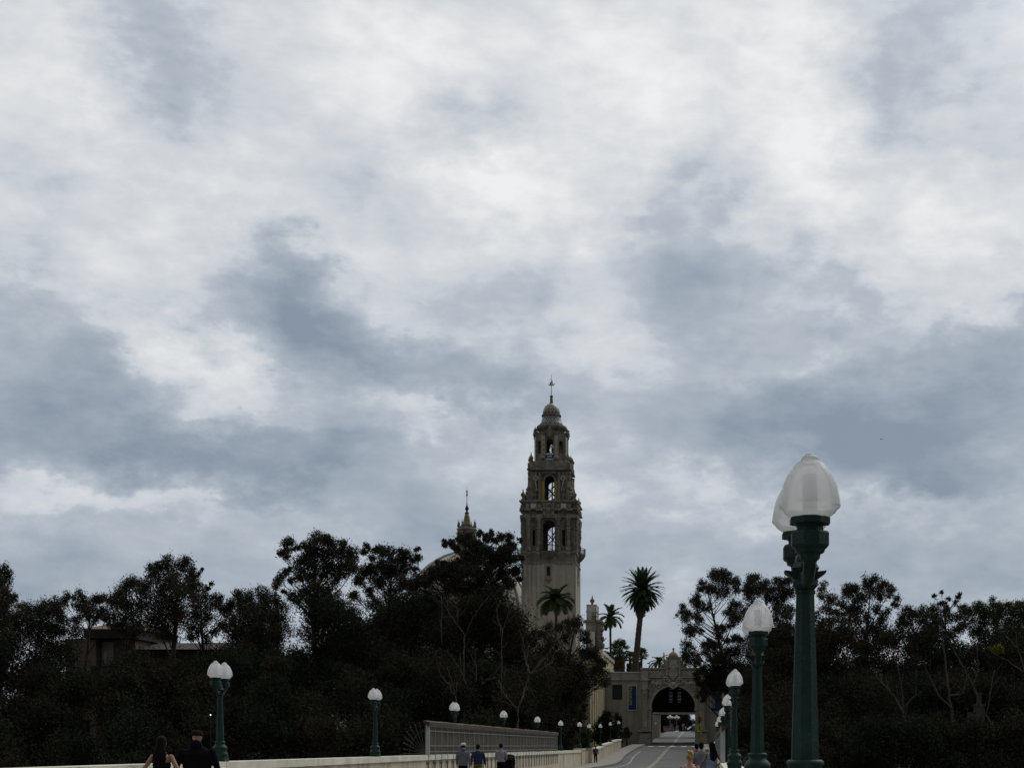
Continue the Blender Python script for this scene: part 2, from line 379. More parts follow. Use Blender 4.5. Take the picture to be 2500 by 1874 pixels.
ROAD_L, ROAD_R = -8.42, -1.35
WALL_L, WALL_R = -10.2, 0.39
def kerb_x(y):                                   # the pavement bulges a little where the bridge ends
    return ROAD_L + 0.55 * math.exp(-((y - 131) / 14) ** 2)
def road_z(x, y): return gz(y) - .13 - tilt(y) * .16 * (x - ROAD_L) / (ROAD_R - ROAD_L)
ys = [-20, 0, 20, 40, 60, 80, 100, 110] + list(range(116, 300, 3)) + [300, 310, 330, 360, 420]
def strip(name, xa, xb, ys, zf, material, n=4, dz=0.0):
    mb = MB(); m = n + 1
    vs = []
    for y in ys:
        a = xa(y) if callable(xa) else xa; b = xb(y) if callable(xb) else xb
        for i in range(m):
            x = a + (b - a) * i / n; vs.append((x, y, zf(x, y) + dz))
    mb.add(vs, [(j * m + i, j * m + i + 1, (j + 1) * m + i + 1, (j + 1) * m + i) for j in range(len(ys) - 1) for i in range(n)], True)
    o = mb.build(name, material); tag(o, kind='structure'); return o
strip('road', kerb_x, ROAD_R, ys, road_z, ASPHALT, 6)
def walk_mat():
    m = CONC.copy(); m.name = 'jointed_concrete'; nt = m.node_tree; N = nt.nodes; L = nt.links; b = N['Principled BSDF']
    src = b.inputs['Base Color'].links[0].from_socket
    tc = N.new('ShaderNodeTexCoord'); sp = N.new('ShaderNodeSeparateXYZ'); L.new(tc.outputs['Object'], sp.inputs[0])
    q = N.new('ShaderNodeMath'); q.operation = 'MULTIPLY'; L.new(sp.outputs[1], q.inputs[0]); q.inputs[1].default_value = 1 / 3.0
    f = N.new('ShaderNodeMath'); f.operation = 'FRACT'; L.new(q.outputs[0], f.inputs[0])
    g = N.new('ShaderNodeMath'); g.operation = 'GREATER_THAN'; L.new(f.outputs[0], g.inputs[0]); g.inputs[1].default_value = .035
    r = N.new('ShaderNodeMapRange'); L.new(g.outputs[0], r.inputs[0]); r.inputs[3].default_value = .55; r.inputs[4].default_value = 1
    cc = N.new('ShaderNodeCombineColor')
    for i in range(3): L.new(r.outputs[0], cc.inputs[i])
    mx = N.new('ShaderNodeMix'); mx.data_type = 'RGBA'; mx.blend_type = 'MULTIPLY'; mx.inputs[0].default_value = 1
    L.new(src, mx.inputs[6]); L.new(cc.outputs[0], mx.inputs[7]); L.new(mx.outputs[2], b.inputs['Base Color']); return m
WALK = walk_mat()
ysl = [y for y in ys if y < 204]
strip('pavement', WALL_L - .02, lambda y: kerb_x(y) - .16, ysl, lambda x, y: gz(y), WALK, 2)
strip('pavement', ROAD_R + .16, WALL_R + .02, ysl, lambda x, y: gz(y) - .17 * tilt(y), WALK, 2)
def kerb(name, xf, w, zt):
    mb = MB(); vs = []; fs = []
    for y in ysl:
        x = xf(y); t = zt(y)
        vs += [(x - w, y, t), (x, y, t), (x, y, t - .3), (x - w, y, t - .3)]
    for j in range(len(ysl) - 1):
        for i in range(4): fs.append((j * 4 + i, j * 4 + (i + 1) % 4, (j + 1) * 4 + (i + 1) % 4, (j + 1) * 4 + i))
    fs += [(0, 1, 2, 3), tuple((len(ysl) - 1) * 4 + i for i in (3, 2, 1, 0))]
    mb.add(vs, fs); tag(mb.build(name, mat('kerb_concrete', (.20, .19, .165), .9, .3, 3)), kind='structure')
kerb('kerb', kerb_x, .158, lambda y: gz(y) + .004)
kerb('kerb', lambda y: ROAD_R + .158, .158, lambda y: gz(y) - .17 * tilt(y) + .004)
# painted markings
WORN = mat('worn_white_line', (.42, .42, .39), .9, .5, 2.5, detail=8)
YEL = mat('worn_yellow_line', (.44, .42, .30), .9, .5, 2.0, detail=8)
ym = [y for y in ys if y <= 298]
strip('road_marking', -4.96, -4.88, ym, road_z, YEL, 1, .005)
strip('road_marking', -4.78, -4.70, ym, road_z, YEL, 1, .005)
strip('road_marking', lambda y: kerb_x(y) + .75, lambda y: kerb_x(y) + .87, [y for y in ys if y <= 168], road_z, WORN, 1, .005)
mb = MB()
for k in range(5):
    x = -7.75 + 1.42 * k; mb.add([(x, 190.0, road_z(x, 190) + .006), (x + .75, 190.0, road_z(x + .75, 190) + .006), (x + .75, 192.2, road_z(x + .75, 192.2) + .006), (x, 192.2, road_z(x, 192.2) + .006)], [(0, 1, 2, 3)])
tag(mb.build('road_marking', WHITEP), kind='structure')
# a darker asphalt band (patched surface) in front of the gate and tyre-worn lanes
strip('road_patch', kerb_x, ROAD_R, [194, 197, 200, 203.6], road_z, mat('dark_asphalt', (.05, .049, .047), .9, .3, 1.2), 4, .003)
tag(MB().box(-10.9, 1.1, -20, 132, -1.6, -.48).build('bridge_deck', PARAPET), kind='structure')

# ------------------------------------------------------------------ parapets
def sweep(mb, xa, xb, tab):
    """tab: (y, zbot, ztop)"""
    vs = []; fs = []
    for y, a, b in tab: vs += [(xa, y, a), (xb, y, a), (xb, y, b), (xa, y, b)]
    for j in range(len(tab) - 1):
        for i in range(4): fs.append((j * 4 + i, j * 4 + (i + 1) % 4, (j + 1) * 4 + (i + 1) % 4, (j + 1) * 4 + i))
    fs += [(0, 1, 2, 3), tuple((len(tab) - 1) * 4 + i for i in (3, 2, 1, 0))]
    mb.add(vs, fs)
par = thing('parapet_wall', 'long cream concrete parapet with lamp posts and caged fence along the far pavement', 'wall')
mb = MB(); cp = MB()
sweep(mb, -10.62, -10.22, [(-20, -.5, 1.04), (118.6, -.5, 1.04)])
y = -20
while y < 118:                                     # coping stones with narrow joints
    e = min(y + 7.3, 118.6); sweep(cp, -10.70, -10.15, [(y + .02, 1.04, 1.22), (e - .02, 1.04, 1.22)]); y += 7.3
segs = [(131, 1.24, 144.5, 1.55), (144.5, 1.68, 158.5, 1.98), (158.5, 2.1, 174, 2.36)]
for a, za, b, zb in segs:
    sweep(mb, -10.62, -10.22, [(a, -1, za - .16), (b, gz(b) - .6, zb - .16)])
    sweep(cp, -10.70, -10.15, [(a, za - .16, za), (b - .03, zb - .16, zb)])
mb.build('wall_panel', PARAPET, par); cp.build('coping', COPING, par)
for (ya, yb, dx) in ((118.6, 121.4, .02), (128.4, 131.0, .02)):
    MB().box(-10.72, -10.14 + dx, ya, yb, -.5, 1.2).box(-10.78, -10.08 + dx, ya - .08, yb + .08, 1.2, 1.36).build('pier', PARAPET, par)
MB().box(-10.62, -10.36, 121.4, 128.4, -.5, 1.1).build('recessed_panel', mat('stained_concrete', (.36, .31, .225), .9, .3, 1.2), par)
# right hand parapet, lower edge of the cross-sloped deck
par2 = thing('parapet_wall', 'near cream parapet carrying the tall green lamp posts beside the camera', 'wall')
mb = MB(); cp = MB(); sweep(mb, .42, .80, [(-20, -.7, .88), (118, -.7, .88), (132, -.7, .95), (176, .5, 1.9)])
y = -20
while y < 118:
    e = min(y + 7.3, 118); sweep(cp, .37, .86, [(y + .02, .88, 1.05), (e - .02, .88, 1.05)]); y += 7.3
sweep(cp, .37, .86, [(118, .88, 1.05), (132, .95, 1.12), (176, 1.9, 2.06)])
mb.build('wall_panel', PARAPET, par2); cp.build('coping', COPING, par2)

# ------------------------------------------------------------------ caged fences on the parapets
STEEL_D = mat('dark_steel', (.10, .098, .092), .6, .3, 3)
def cage(root, X, sgn, Y0, Y1, zw, zt, fan):
    """sgn: +1 if the inner side is towards +X"""
    xi = X + sgn * .0
    n = int((Y1 - Y0) / 1.3); bars = MB(); rails = MB(); posts = []
    for k in range(n + 1):
        y = Y0 + (Y1 - Y0) * k / n
        b = MB(); b.bar((xi, y, zw - .85), (xi, y, zt + .02), .028, 6).box(xi - .05, xi + .05, y - .05, y + .05, zw - .34, zw - .26)
        posts.append(b)
    y = Y0
    while y < Y1:
        bars.box(xi - .006 - sgn * .05, xi + .006 - sgn * .05, y - .006, y + .006, zw + .03, zt - .14); y += .052
    for z in (zw + .12, zw + .34, zt - .30, zt - .14): rails.box(xi - .022, xi + .022, Y0, Y1, z - .016, z + .016)
    for p in posts: p.build('post', STEEL, root)
    bars.build('wire_mesh', mat('fence_wire', (.19, .168, .135), .7, .3, 2), root); rails.build('rail', STEEL, root)
    cap = MB(); vs = []; fs = []; m = 40; rng = random.Random(3)
    for k in range(m + 1):                         # weathered sheet folded over the top
        y = Y0 - .1 + (Y1 - Y0 + .4) * k / m; j = rng.uniform(-.012, .012)
        vs += [(xi + sgn * .05, y, zt - .15 + j), (xi + sgn * .07, y, zt + .03 + j), (xi - sgn * .16, y, zt + .09 + j), (xi - sgn * .20, y, zt + .04 + j)]
    for k in range(m):
        for i in range(4): fs.append((k * 4 + i, k * 4 + (i + 1) % 4, k * 4 + 4 + (i + 1) % 4, k * 4 + 4 + i))
    fs += [(3, 2, 1, 0), (m * 4, m * 4 + 1, m * 4 + 2, m * 4 + 3)]
    cap.add(vs, fs); cap.build('top_sheet', RUST, root)
    if fan:
        for k in range(9):
            a = radians(92 + k * 11); L_ = 1.16 if k < 5 else 1.16 - .06 * (k - 4)
            e = Vector((xi - sgn * .1 + sgn * cos(a) * .82 * L_, Y0, zw + .05 + sin(a) * L_))
            b = MB(); b.bar((xi - sgn * .12, Y0, zw + .06), e, .008, 5).ball(e, .02, 6, 5); b.build('spike', STEEL_D, root)
        arc = MB(); arc.tube([(xi - sgn * .1 + sgn * cos(radians(92 + k * 7)) * .58, Y0 - .015, zw + .05 + sin(radians(92 + k * 7)) * .82) for k in range(14)], .007, 5)
        arc.build('brace', STEEL_D, root)
    MB().box(xi - .09, xi + .05, Y0 - .04, Y0 + .04, zw - .05, zt + .02).build('end_post', mat('pale_steel', (.42, .43, .43), .5, .2, 3, metal=.2), root)
fl = thing('safety_fence', 'grey wire safety fence with fanned end spikes on the far parapet behind the walkers', 'fence')
cage(fl, -10.16, 1, 53.6, 99.5, 1.22, 2.40, True)
fr = thing('safety_fence', 'narrow end-on safety fence on the near parapet behind the dark haired woman', 'fence')
cage(fr, .46, -1, 43.5, 92.0, 1.05, 2.12, False)

# ------------------------------------------------------------------ lamp posts
def globe_mat():
    m = bpy.data.materials.new('frosted_glass'); m.use_nodes = True; nt = m.node_tree; N = nt.nodes; L = nt.links; N.clear()
    tr = N.new('ShaderNodeBsdfTranslucent'); tr.inputs[0].default_value = (.99, .99, .985, 1)
    df = N.new('ShaderNodeBsdfDiffuse'); df.inputs[0].default_value = (.30, .30, .295, 1)
    tp = N.new('ShaderNodeBsdfTransparent'); tp.inputs[0].default_value = (.97, .97, .97, 1)
    gl = N.new('ShaderNodeBsdfGlossy'); gl.inputs['Roughness'].default_value = .3; gl.inputs[0].default_value = (.6, .6, .6, 1)
    a = N.new('ShaderNodeAddShader'); L.new(tr.outputs[0], a.inputs[0]); L.new(df.outputs[0], a.inputs[1])
    b = N.new('ShaderNodeMixShader'); L.new(a.outputs[0], b.inputs[1]); L.new(tp.outputs[0], b.inputs[2])
    tc = N.new('ShaderNodeTexCoord'); sp = N.new('ShaderNodeSeparateXYZ'); L.new(tc.outputs['Object'], sp.inputs[0])
    mr = N.new('ShaderNodeMapRange'); L.new(sp.outputs[2], mr.inputs[0]); mr.inputs[1].default_value = 1.80; mr.inputs[2].default_value = 1.95
    mr.inputs[3].default_value = .15; mr.inputs[4].default_value = .08; L.new(mr.outputs[0], b.inputs[0])
    fr = N.new('ShaderNodeFresnel'); fr.inputs[0].default_value = 1.35
    c = N.new('ShaderNodeMixShader'); L.new(fr.outputs[0], c.inputs[0]); L.new(b.outputs[0], c.inputs[1]); L.new(gl.outputs[0], c.inputs[2])
    o = N.new('ShaderNodeOutputMaterial'); L.new(c.outputs[0], o.inputs[0]); return m
FROST = globe_mat()
BULB = mat('lamp_core', (.04, .042, .05), .5, .15, 5)
def smooth_prof(p, n=4):
    out = []
    for i in range(len(p) - 1):
        a, b, c, d = p[max(i - 1, 0)], p[i], p[i + 1], p[min(i + 2, len(p) - 1)]
        for k in range(n):
            t = k / n; out.append(tuple(max(.0005, .5 * (2 * b[j] + (c[j] - a[j]) * t + (2 * a[j] - 5 * b[j] + 4 * c[j] - d[j]) * t * t + (3 * b[j] - a[j] - 3 * c[j] + d[j]) * t ** 3)) if j == 0 else
                             b[j] + (c[j] - b[j]) * t for j in (0, 1)))
    return out + [p[-1]]
def make_lamp():
    r = thing('lamp_post', 'x', 'lamp post', (0, 0, 0))
    b = MB(); b.box(-.145, .145, -.145, .145, 0, .10).lathe([(.165, .10), (.165, .17), (.14, .20), (.135, .25), (.15, .265), (.15, .30), (.125, .335), (.10, .36), (.098, .39), (.108, .40), (.108, .42), (.095, .43)], 16)
    b.build('base', GREEN, r)
    p = MB(); p.lathe([(.084, .42), (.083, .5), (.055, 1.38), (.062, 1.385), (.062, 1.40), (.05, 1.41)], 8, rot=pi / 8, smooth=False)
    p.lathe([(.055, 1.41), (.066, 1.43), (.078, 1.46), (.06, 1.49), (.05, 1.53), (.062, 1.56), (.055, 1.60), (.03, 1.63), (.034, 1.66), (.018, 1.70), (.004, 1.72)], 12)
    p.build('pole', GREEN, r)
    br = MB()
    for s in (-1, 1):                              # scrolled arms along the bridge
        br.tube([(0, s * .03, 1.455), (0, s * .09, 1.44), (0, s * .16, 1.45), (0, s * .22, 1.475), (0, s * .268, 1.51), (0, s * .285, 1.56)], [.03, .034, .036, .036, .038, .042], 8)
        br.tube([(0, s * .06, 1.56), (0, s * .11, 1.60), (0, s * .16, 1.58), (0, s * .165, 1.535), (0, s * .125, 1.525)], [.02, .02, .018, .015, .012], 7)
    for s in (-1, 1):                              # leaf plates across the capital
        br.add([(s * .045, -.05, 1.45), (s * .045, .05, 1.45), (s * .115, .055, 1.50), (s * .115, -.055, 1.50), (s * .045, -.05, 1.505), (s * .045, .05, 1.505), (s * .12, .05, 1.515), (s * .12, -.05, 1.515)],
               [(0, 1, 2, 3), (4, 7, 6, 5), (0, 3, 7, 4), (1, 5, 6, 2), (3, 2, 6, 7), (0, 4, 5, 1)])
        br.ball((0, s * .07, 1.475), .042, 8, 6)
    for s in (-1, 1): br.ball((0, s * .10, 1.47), .036, 8, 6)
    br.lathe([(.05, 1.40), (.078, 1.43), (.07, 1.50), (.085, 1.53), (.06, 1.57)], 8, rot=pi / 8, smooth=False)
    br.build('bracket', GREEN, r)
    for s in (-1, 1):
        yy = s * .285
        c = MB().at(0, yy, 0); c.lathe([(.035, 1.53), (.058, 1.55), (.062, 1.575), (.085, 1.585), (.09, 1.605), (.104, 1.612), (.111, 1.622), (.111, 1.69), (.104, 1.70), (.08, 1.705), (.076, 1.725), (.085, 1.738), (.118, 1.742), (.118, 1.772), (.112, 1.778)], 8, rot=pi / 8, smooth=False)
        for k in range(6):
            a = k * pi / 3; c.ball((.098 * cos(a), .098 * sin(a), 1.745), .012, 6, 4)
        c.build('cup', GREEN, r)
        g = MB(); g.lathe(smooth_prof([(.104, 1.780), (.122, 1.79), (.142, 1.806), (.150, 1.818), (.166, 1.834), (.171, 1.842), (.1695, 1.85), (.167, 1.875), (.160, 1.912), (.1495, 1.958), (.130, 2.004), (.112, 2.035), (.093, 2.060), (.073, 2.082), (.053, 2.091), (.051, 2.100), (.046, 2.112), (.036, 2.121), (.026, 2.124), (.024, 2.131), (.016, 2.135), (.001, 2.136)]), 56, cap=False)
        go = g.build('globe', FROST, r, (0, yy, 0))
        k = MB(); k.lathe([(.05, 1.775), (.05, 1.80), (.042, 1.81), (.042, 2.00), (.036, 2.02), (.001, 2.022)], 20)
        k.build('bulb', BULB, go)
    return r
PROTO = make_lamp()
XL = -10.42
LAMPS = [  # px of the lamp's axis, distance, base height, label
    (-10.42, 31.5, 1.22, 'twin-globe green lamp post rising beside the man in black'),
    (-10.42, 46.2, 1.22, 'green lamp post with two globes standing clear just before the spiked fence end'),
    (-10.42, 60.7, 1.22, 'green lamp post behind the fence above the two men in sweaters'),
    (-10.42, 75.3, 1.22, 'green lamp post behind the fence above the woman with the stroller'),
    (-10.42, 90.2, 1.22, 'green lamp post showing its globes over the low far end of the fence'),
    (-10.42, 104.5, 1.22, 'first lamp post clear of the fence on its far side'),
    (-10.42, 119.9, 1.36, 'lamp post on the near pier of the recessed wall panel'),
    (-10.42, 129.5, 1.36, 'lamp post on the far pier of the recessed wall panel'),
    (-10.42, 143.0, 1.55, 'small lamp post on the lowest step of the rising parapet'),
    (-10.42, 157.6, 1.98, 'small lamp post on the middle step of the rising parapet'),
    (-10.42, 172.3, 2.36, 'smallest lamp post at the top end of the rising parapet'),
    (.552, 8.36, 1.05, 'tallest nearest green lamp post with big frosted globes'),
    (.552, 16.4, 1.05, 'second tall green lamp post just behind the nearest one'),
    (.56, 31.0, 1.05, 'third lamp post of the near row, between tall posts and the woman with blond hair'),
    (.61, 46.0, 1.05, 'fourth lamp post of the near row, globe half hidden by the third'),
    (.63, 61.5, 1.05, 'fifth lamp post of the near row, globe partly covered'),
    (.63, 78.0, 1.05, 'sixth lamp post of the near row, only a sliver of globe showing'),
    (.63, 94.0, 1.05, 'farthest lamp post of the near row beside the rusty fence top'),
]
for i, (x, y, z, lab) in enumerate(LAMPS):
    o = PROTO if i == 0 else copy_tree(PROTO)
    o.location = (x, y, z); o['label'] = lab; o['group'] = 'lamp posts on the far parapet' if x < 0 else 'lamp posts on the near parapet'
    o.rotation_euler = (0, 0, radians([0, 2, -1, 1.5][i % 4]))
    if x > 0: o.scale = (.984, .984, .984)

# ------------------------------------------------------------------ bell tower
TILE_D = tile_mat('dome_tiles', (.11, .105, .085), (.50, .48, .40), (.05, .045, .06), n=14, k=1.5)
TILE_F = tile_mat('flared_roof_tiles', (.07, .07, .085), (.48, .46, .40), (.02, .025, .08), n=16, k=1.7)
TILE_P = tile_mat('pilaster_tiles', (.36, .34, .24), (.34, .32, .22), (.015, .015, .02), k=1.25, planar=True)
TILE_W = tile_mat('white_tiles', (.62, .59, .5), (.62, .59, .5), (.06, .06, .12), k=1.3, planar=True)
YTILE = mat('yellow_tiles', (.36, .26, .06), .4, .4, 4)
BTILE = mat('blue_tiles', (.03, .05, .16), .35, .3, 3)
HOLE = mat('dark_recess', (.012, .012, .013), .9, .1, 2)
WHST0 = mat('pale_carving', (.44, .42, .36), .85, .2, 1.5, .3, 6)
tower = thing('bell_tower', 'tall ornate stone bell tower with tiled dome and ship vane', 'tower', (-25.45, 240.0, 0))
def four(fn):
    for k in range(4): fn(k * pi / 2)
def urn(mb, x, y, z, s=1.0, n=10):
    mb.lathe([(.34 * s, z), (.34 * s, z + .25 * s), (.2 * s, z + .32 * s), (.16 * s, z + .5 * s), (.36 * s, z + .75 * s), (.42 * s, z + .98 * s), (.33 * s, z + 1.2 * s), (.14 * s, z + 1.34 * s), (.17 * s, z + 1.46 * s), (.07 * s, z + 1.58 * s), (.10 * s, z + 1.72 * s), (.02 * s, z + 1.98 * s)], n, x, y)
HS = 4.3
# plain shaft, very slightly battered
mb = MB(); a, b = HS + .12, HS - .02
mb.add([(-a, -a, 0), (a, -a, 0), (a, a, 0), (-a, a, 0), (-b, -b, 30.9), (b, -b, 30.9), (b, b, 30.9), (-b, b, 30.9)], [(0, 1, 5, 4), (1, 2, 6, 5), (2, 3, 7, 6), (3, 0, 4, 7)])
for sx in (-1, 1):
    for sy in (-1, 1): mb.cbox(sx * (b - .25), sy * (b - .25), 15.4, .62, .62, 30.7)
mb.build('shaft', PLASTER, tower)
# frieze under the balcony, with carved inscription panels and corbels
mb = MB(); mb.box(-HS, HS, -HS, HS, 30.9, 32.35).box(-HS - .1, HS + .1, -HS - .1, HS + .1, 30.72, 30.94)
rng = random.Random(11)
def frieze(rz):
    mb.at(0, 0, 0, rz); y = -HS
    for sx in (-1, 1):
        for i in range(11):                          # rows of carved letters, unreadable from the bridge
            for j in range(2):
                w_ = rng.uniform(.10, .17); mb.cbox(sx * (1.15 + i * .235), y - .035, 31.35 + .38 * j, w_, .10, .26)
        for i in range(5): mb.ball((sx * (1.3 + i * .62), y - .05, 30.66), .16, 7, 5, 1, .7, 1)
    for x in (-3.2, -1.55, 1.55, 3.2): mb.ball((x, y - .10, 32.25), .36, 9, 7, 1, .7, 1.25)
    mb.ball((0, y - .02, 28.2), .5, 8, 6, 1.3, .35, .6); mb.ball((0, y - .02, 27.75), .3, 8, 6, 1, .35, 1)
four(frieze); mb.M = Matrix.Identity(4); mb.build('frieze', STONE, tower)
def slit(rz):
    MB().at(0, 0, 0, rz).box(-.24, .24, -HS - .13, -HS + .05, 28.75, 30.15).build('slit_window', HOLE, tower)
    MB().at(0, 0, 0, rz).box(-.42, .42, -HS - .10, -HS - .015, 28.55, 28.74).box(-.42, -.24, -HS - .10, -HS - .015, 28.74, 30.2).box(.24, .42, -HS - .10, -HS - .015, 28.74, 30.2).box(-.46, .46, -HS - .12, -HS - .012, 30.2, 30.4).build('window_surround', STONE, tower)
slit(0); slit(pi / 2); slit(-pi / 2)
# cornice line and balconies
mb = MB(); mb.box(-HS - .22, HS + .22, -HS - .22, HS + .22, 32.35, 32.55).box(-HS - .08, HS + .08, -HS - .08, HS + .08, 32.55, 32.75); mb.build('lower_cornice', STONE, tower)
def balcony(rz):
    m2 = MB().at(0, 0, 0, rz); n = 12
    for (r0, r1, z0, z1) in ((1.42, 1.5, 32.36, 32.62), (1.15, 1.42, 32.0, 32.36), (.75, 1.15, 31.6, 32.0), (.3, .75, 31.3, 31.6)):
        vs = []
        for r, z in ((r0, z0), (r1, z1)):
            for k in range(n + 1): vs.append((-r * cos(pi * k / n), -HS - .05 - .82 * r * sin(pi * k / n), z))
        fs = [(k, k + 1, k + n + 2, k + n + 1) for k in range(n)] + [tuple(range(n, -1, -1)), tuple(range(n + 1, 2 * n + 2))]
        m2.add(vs, fs, False)
    o = m2.build('balcony', STONE_D, tower)
    rl = MB().at(0, 0, 0, rz)
    pts = [(-1.44 * cos(pi * k / n), -HS - .05 - 1.18 * sin(pi * k / n), 33.55) for k in range(n + 1)]
    rl.tube(pts, .035, 5); rl.tube([(p[0], p[1], 32.72) for p in pts], .03, 5)
    for k in range(25):
        t = pi * k / 24; x, y = -1.44 * cos(t), -HS - .05 - 1.18 * sin(t); rl.bar((x, y, 32.6), (x, y, 33.55), .018, 4)
    rl.build('railing', IRON, o)
four(balcony)
# lower belfry stage: hollow, an arch in every face
mb = MB()
H1 = 4.12
def st1(rz):
    e = H1 if abs(sin(rz)) < .5 else H1 - .9
    mb.at(0, 0, 0, rz); mb.wall(-e, e, 32.75, 40.55, -H1, -H1 + .9, [(0, 1.95, 32.8, 36.75, True), (-2.38, .46, 33.6, 36.1, False), (2.38, .46, 33.6, 36.1, False)])
four(st1); mb.M = Matrix.Identity(4); mb.box(-H1 + .85, H1 - .85, -H1 + .85, H1 - .85, 40.2, 40.5); mb.build('lower_belfry', STONE_D, tower)
def bk(rz):
    q = MB().at(0, 0, 0, rz)
    for s in (-1, 1): q.box(s * 2.38 - .3, s * 2.38 + .3, -H1 + .5, -H1 + .55, 33.5, 36.2)
    q.build('louvre', HOLE, tower)
four(bk)
mb = MB()
def col1(rz):
    for x in (-3.2, -1.55, 1.55, 3.2):
        q = MB().at(0, 0, 0, rz); y = -H1 - .16
        q.cbox(x, y, 33.05, .8, .62, .6); q.lathe([(.24, 33.35), (.42, 34.0), (.30, 34.35), (.38, 34.5)], 4, x, y, rot=pi / 4, smooth=False)
        q.lathe([(.2, 34.5), (.36, 35.5), (.40, 36.1), (.22, 36.2)], 4, x, y, rot=pi / 4, smooth=False)
        q.cbox(x, y, 36.35, .78, .58, .28); q.lathe([(.30, 36.5), (.34, 36.9), (.28, 37.3), (.42, 37.6)], 8, x, y); q.cbox(x, y, 37.78, .86, .66, .28)
        q.ball((x, y - .25, 35.85), .2, 7, 5, 1, .6, 1.3); q.ball((x, y - .22, 34.2), .18, 7, 5, 1, .6, 1.2)
        q.build('column', STONE, tower)
four(col1)
# cornice, frieze with white tile panels, upper cornice
mb = MB(); mb.box(-H1 - .42, H1 + .42, -H1 - .42, H1 + .42, 38.0, 38.22).box(-H1 - .25, H1 + .25, -H1 - .25, H1 + .25, 38.22, 38.5)
rng = random.Random(5)
def ent(rz):
    mb.at(0, 0, 0, rz)
    for x in (-3.35, -1.45, 1.45, 3.35):
        mb.box(x - .48, x + .48, -H1 - .52, -H1 - .02, 37.92, 38.52).box(x - .5, x + .5, -H1 - .62, -H1 + .2, 39.12, 39.34)
        mb.cbox(x, -H1 - .18, 39.7, .62, .55, .95); mb.ball((x, -H1 - .42, 39.7), .24, 7, 5, 1, .6, 1.4)
    mb.box(-.95, .95, -H1 - .3, -H1, 38.0, 40.3); mb.ball((0, -H1 - .35, 39.2), .42, 9, 7, 1, .6, 1.2); mb.ball((0, -H1 - .3, 40.1), .5, 9, 7, 1.2, .5, .7)
    for s in (-1, 1):
        mb.ball((s * .6, -H1 - .3, 38.5), .3, 8, 6, 1, .6, 1); mb.ball((s * .62, -H1 - .28, 39.55), .25, 8, 6, 1, .6, 1.2)
        for k in range(9): mb.ball((s * (.55 + rng.uniform(0, 3.4)), -H1 - .05, 38.75 + rng.uniform(-.2, .3)), .17, 6, 4)
four(ent); mb.M = Matrix.Identity(4)
for e, z0, z1 in ((.5, 39.34, 39.5), (.55, 40.56, 40.78), (.3, 40.3, 40.56)):
    a_ = H1 + e; mb.box(-a_, a_, -a_, -H1 + .2, z0, z1).box(-a_, a_, H1 - .2, a_, z0, z1).box(-a_, -H1 + .2, -H1 + .2, H1 - .2, z0, z1).box(H1 - .2, a_, -H1 + .2, H1 - .2, z0, z1)
mb.build('middle_cornice', STONE, tower)
def tp(rz):
    for x in (-2.4, 2.4):
        q = MB().at(x * cos(rz) - (-H1 - .12) * sin(rz), x * sin(rz) + (-H1 - .12) * cos(rz), 0, rz)
        q.box(-.46, .46, -.12, .02, 39.52, 40.28); q.build('tile_panel', TILE_W, tower)
four(tp)
# urns on the corners of the middle cornice
for sx in (-1, 1):
    for sy in (-1, 1):
        q = MB(); urn(q, sx * 4.1, sy * 4.1, 40.78, .95); q.build('urn', STONE, tower)
# middle stage
H2 = 2.95; mb = MB()
def st2(rz):
    e = H2 if abs(sin(rz)) < .5 else H2 - .7
    mb.at(0, 0, 0, rz); mb.wall(-e, e, 40.78, 45.7, -H2, -H2 + .7, [(0, 1.5, 40.85, 44.2, True)])
four(st2); mb.M = Matrix.Identity(4); mb.box(-H2 + .65, H2 - .65, -H2 + .65, H2 - .65, 45.3, 45.65); mb.build('middle_belfry', STONE_D, tower)
def but(rz):
    q = MB().at(0, 0, 0, rz + pi / 4); r = H2 * sqrt(2) - .25        # scrolled diagonal buttress with a seated figure
    q.M = q.M @ Matrix.Rotation(pi / 2, 4, 'Z')
    q.prism([(r - .4, 40.78), (r + 1.25, 40.78), (r + 1.3, 41.5), (r + .95, 42.0), (r + .65, 43.2), (r + .55, 44.4), (r + .62, 45.6), (r - .4, 45.6)], -.42, .42)
    for z, rr, s in ((41.35, 1.2, .5), (42.1, .95, .42), (43.0, .72, .33), (44.4, .62, .3), (45.3, .66, .28)): q.ball((r + rr, 0, z), s, 8, 6, .8, 1.05, 1)
    q.ball((r + 1.0, 0, 42.65), .26, 8, 6); q.build('buttress', STONE, tower)
for k in range(4): but(k * pi / 2)
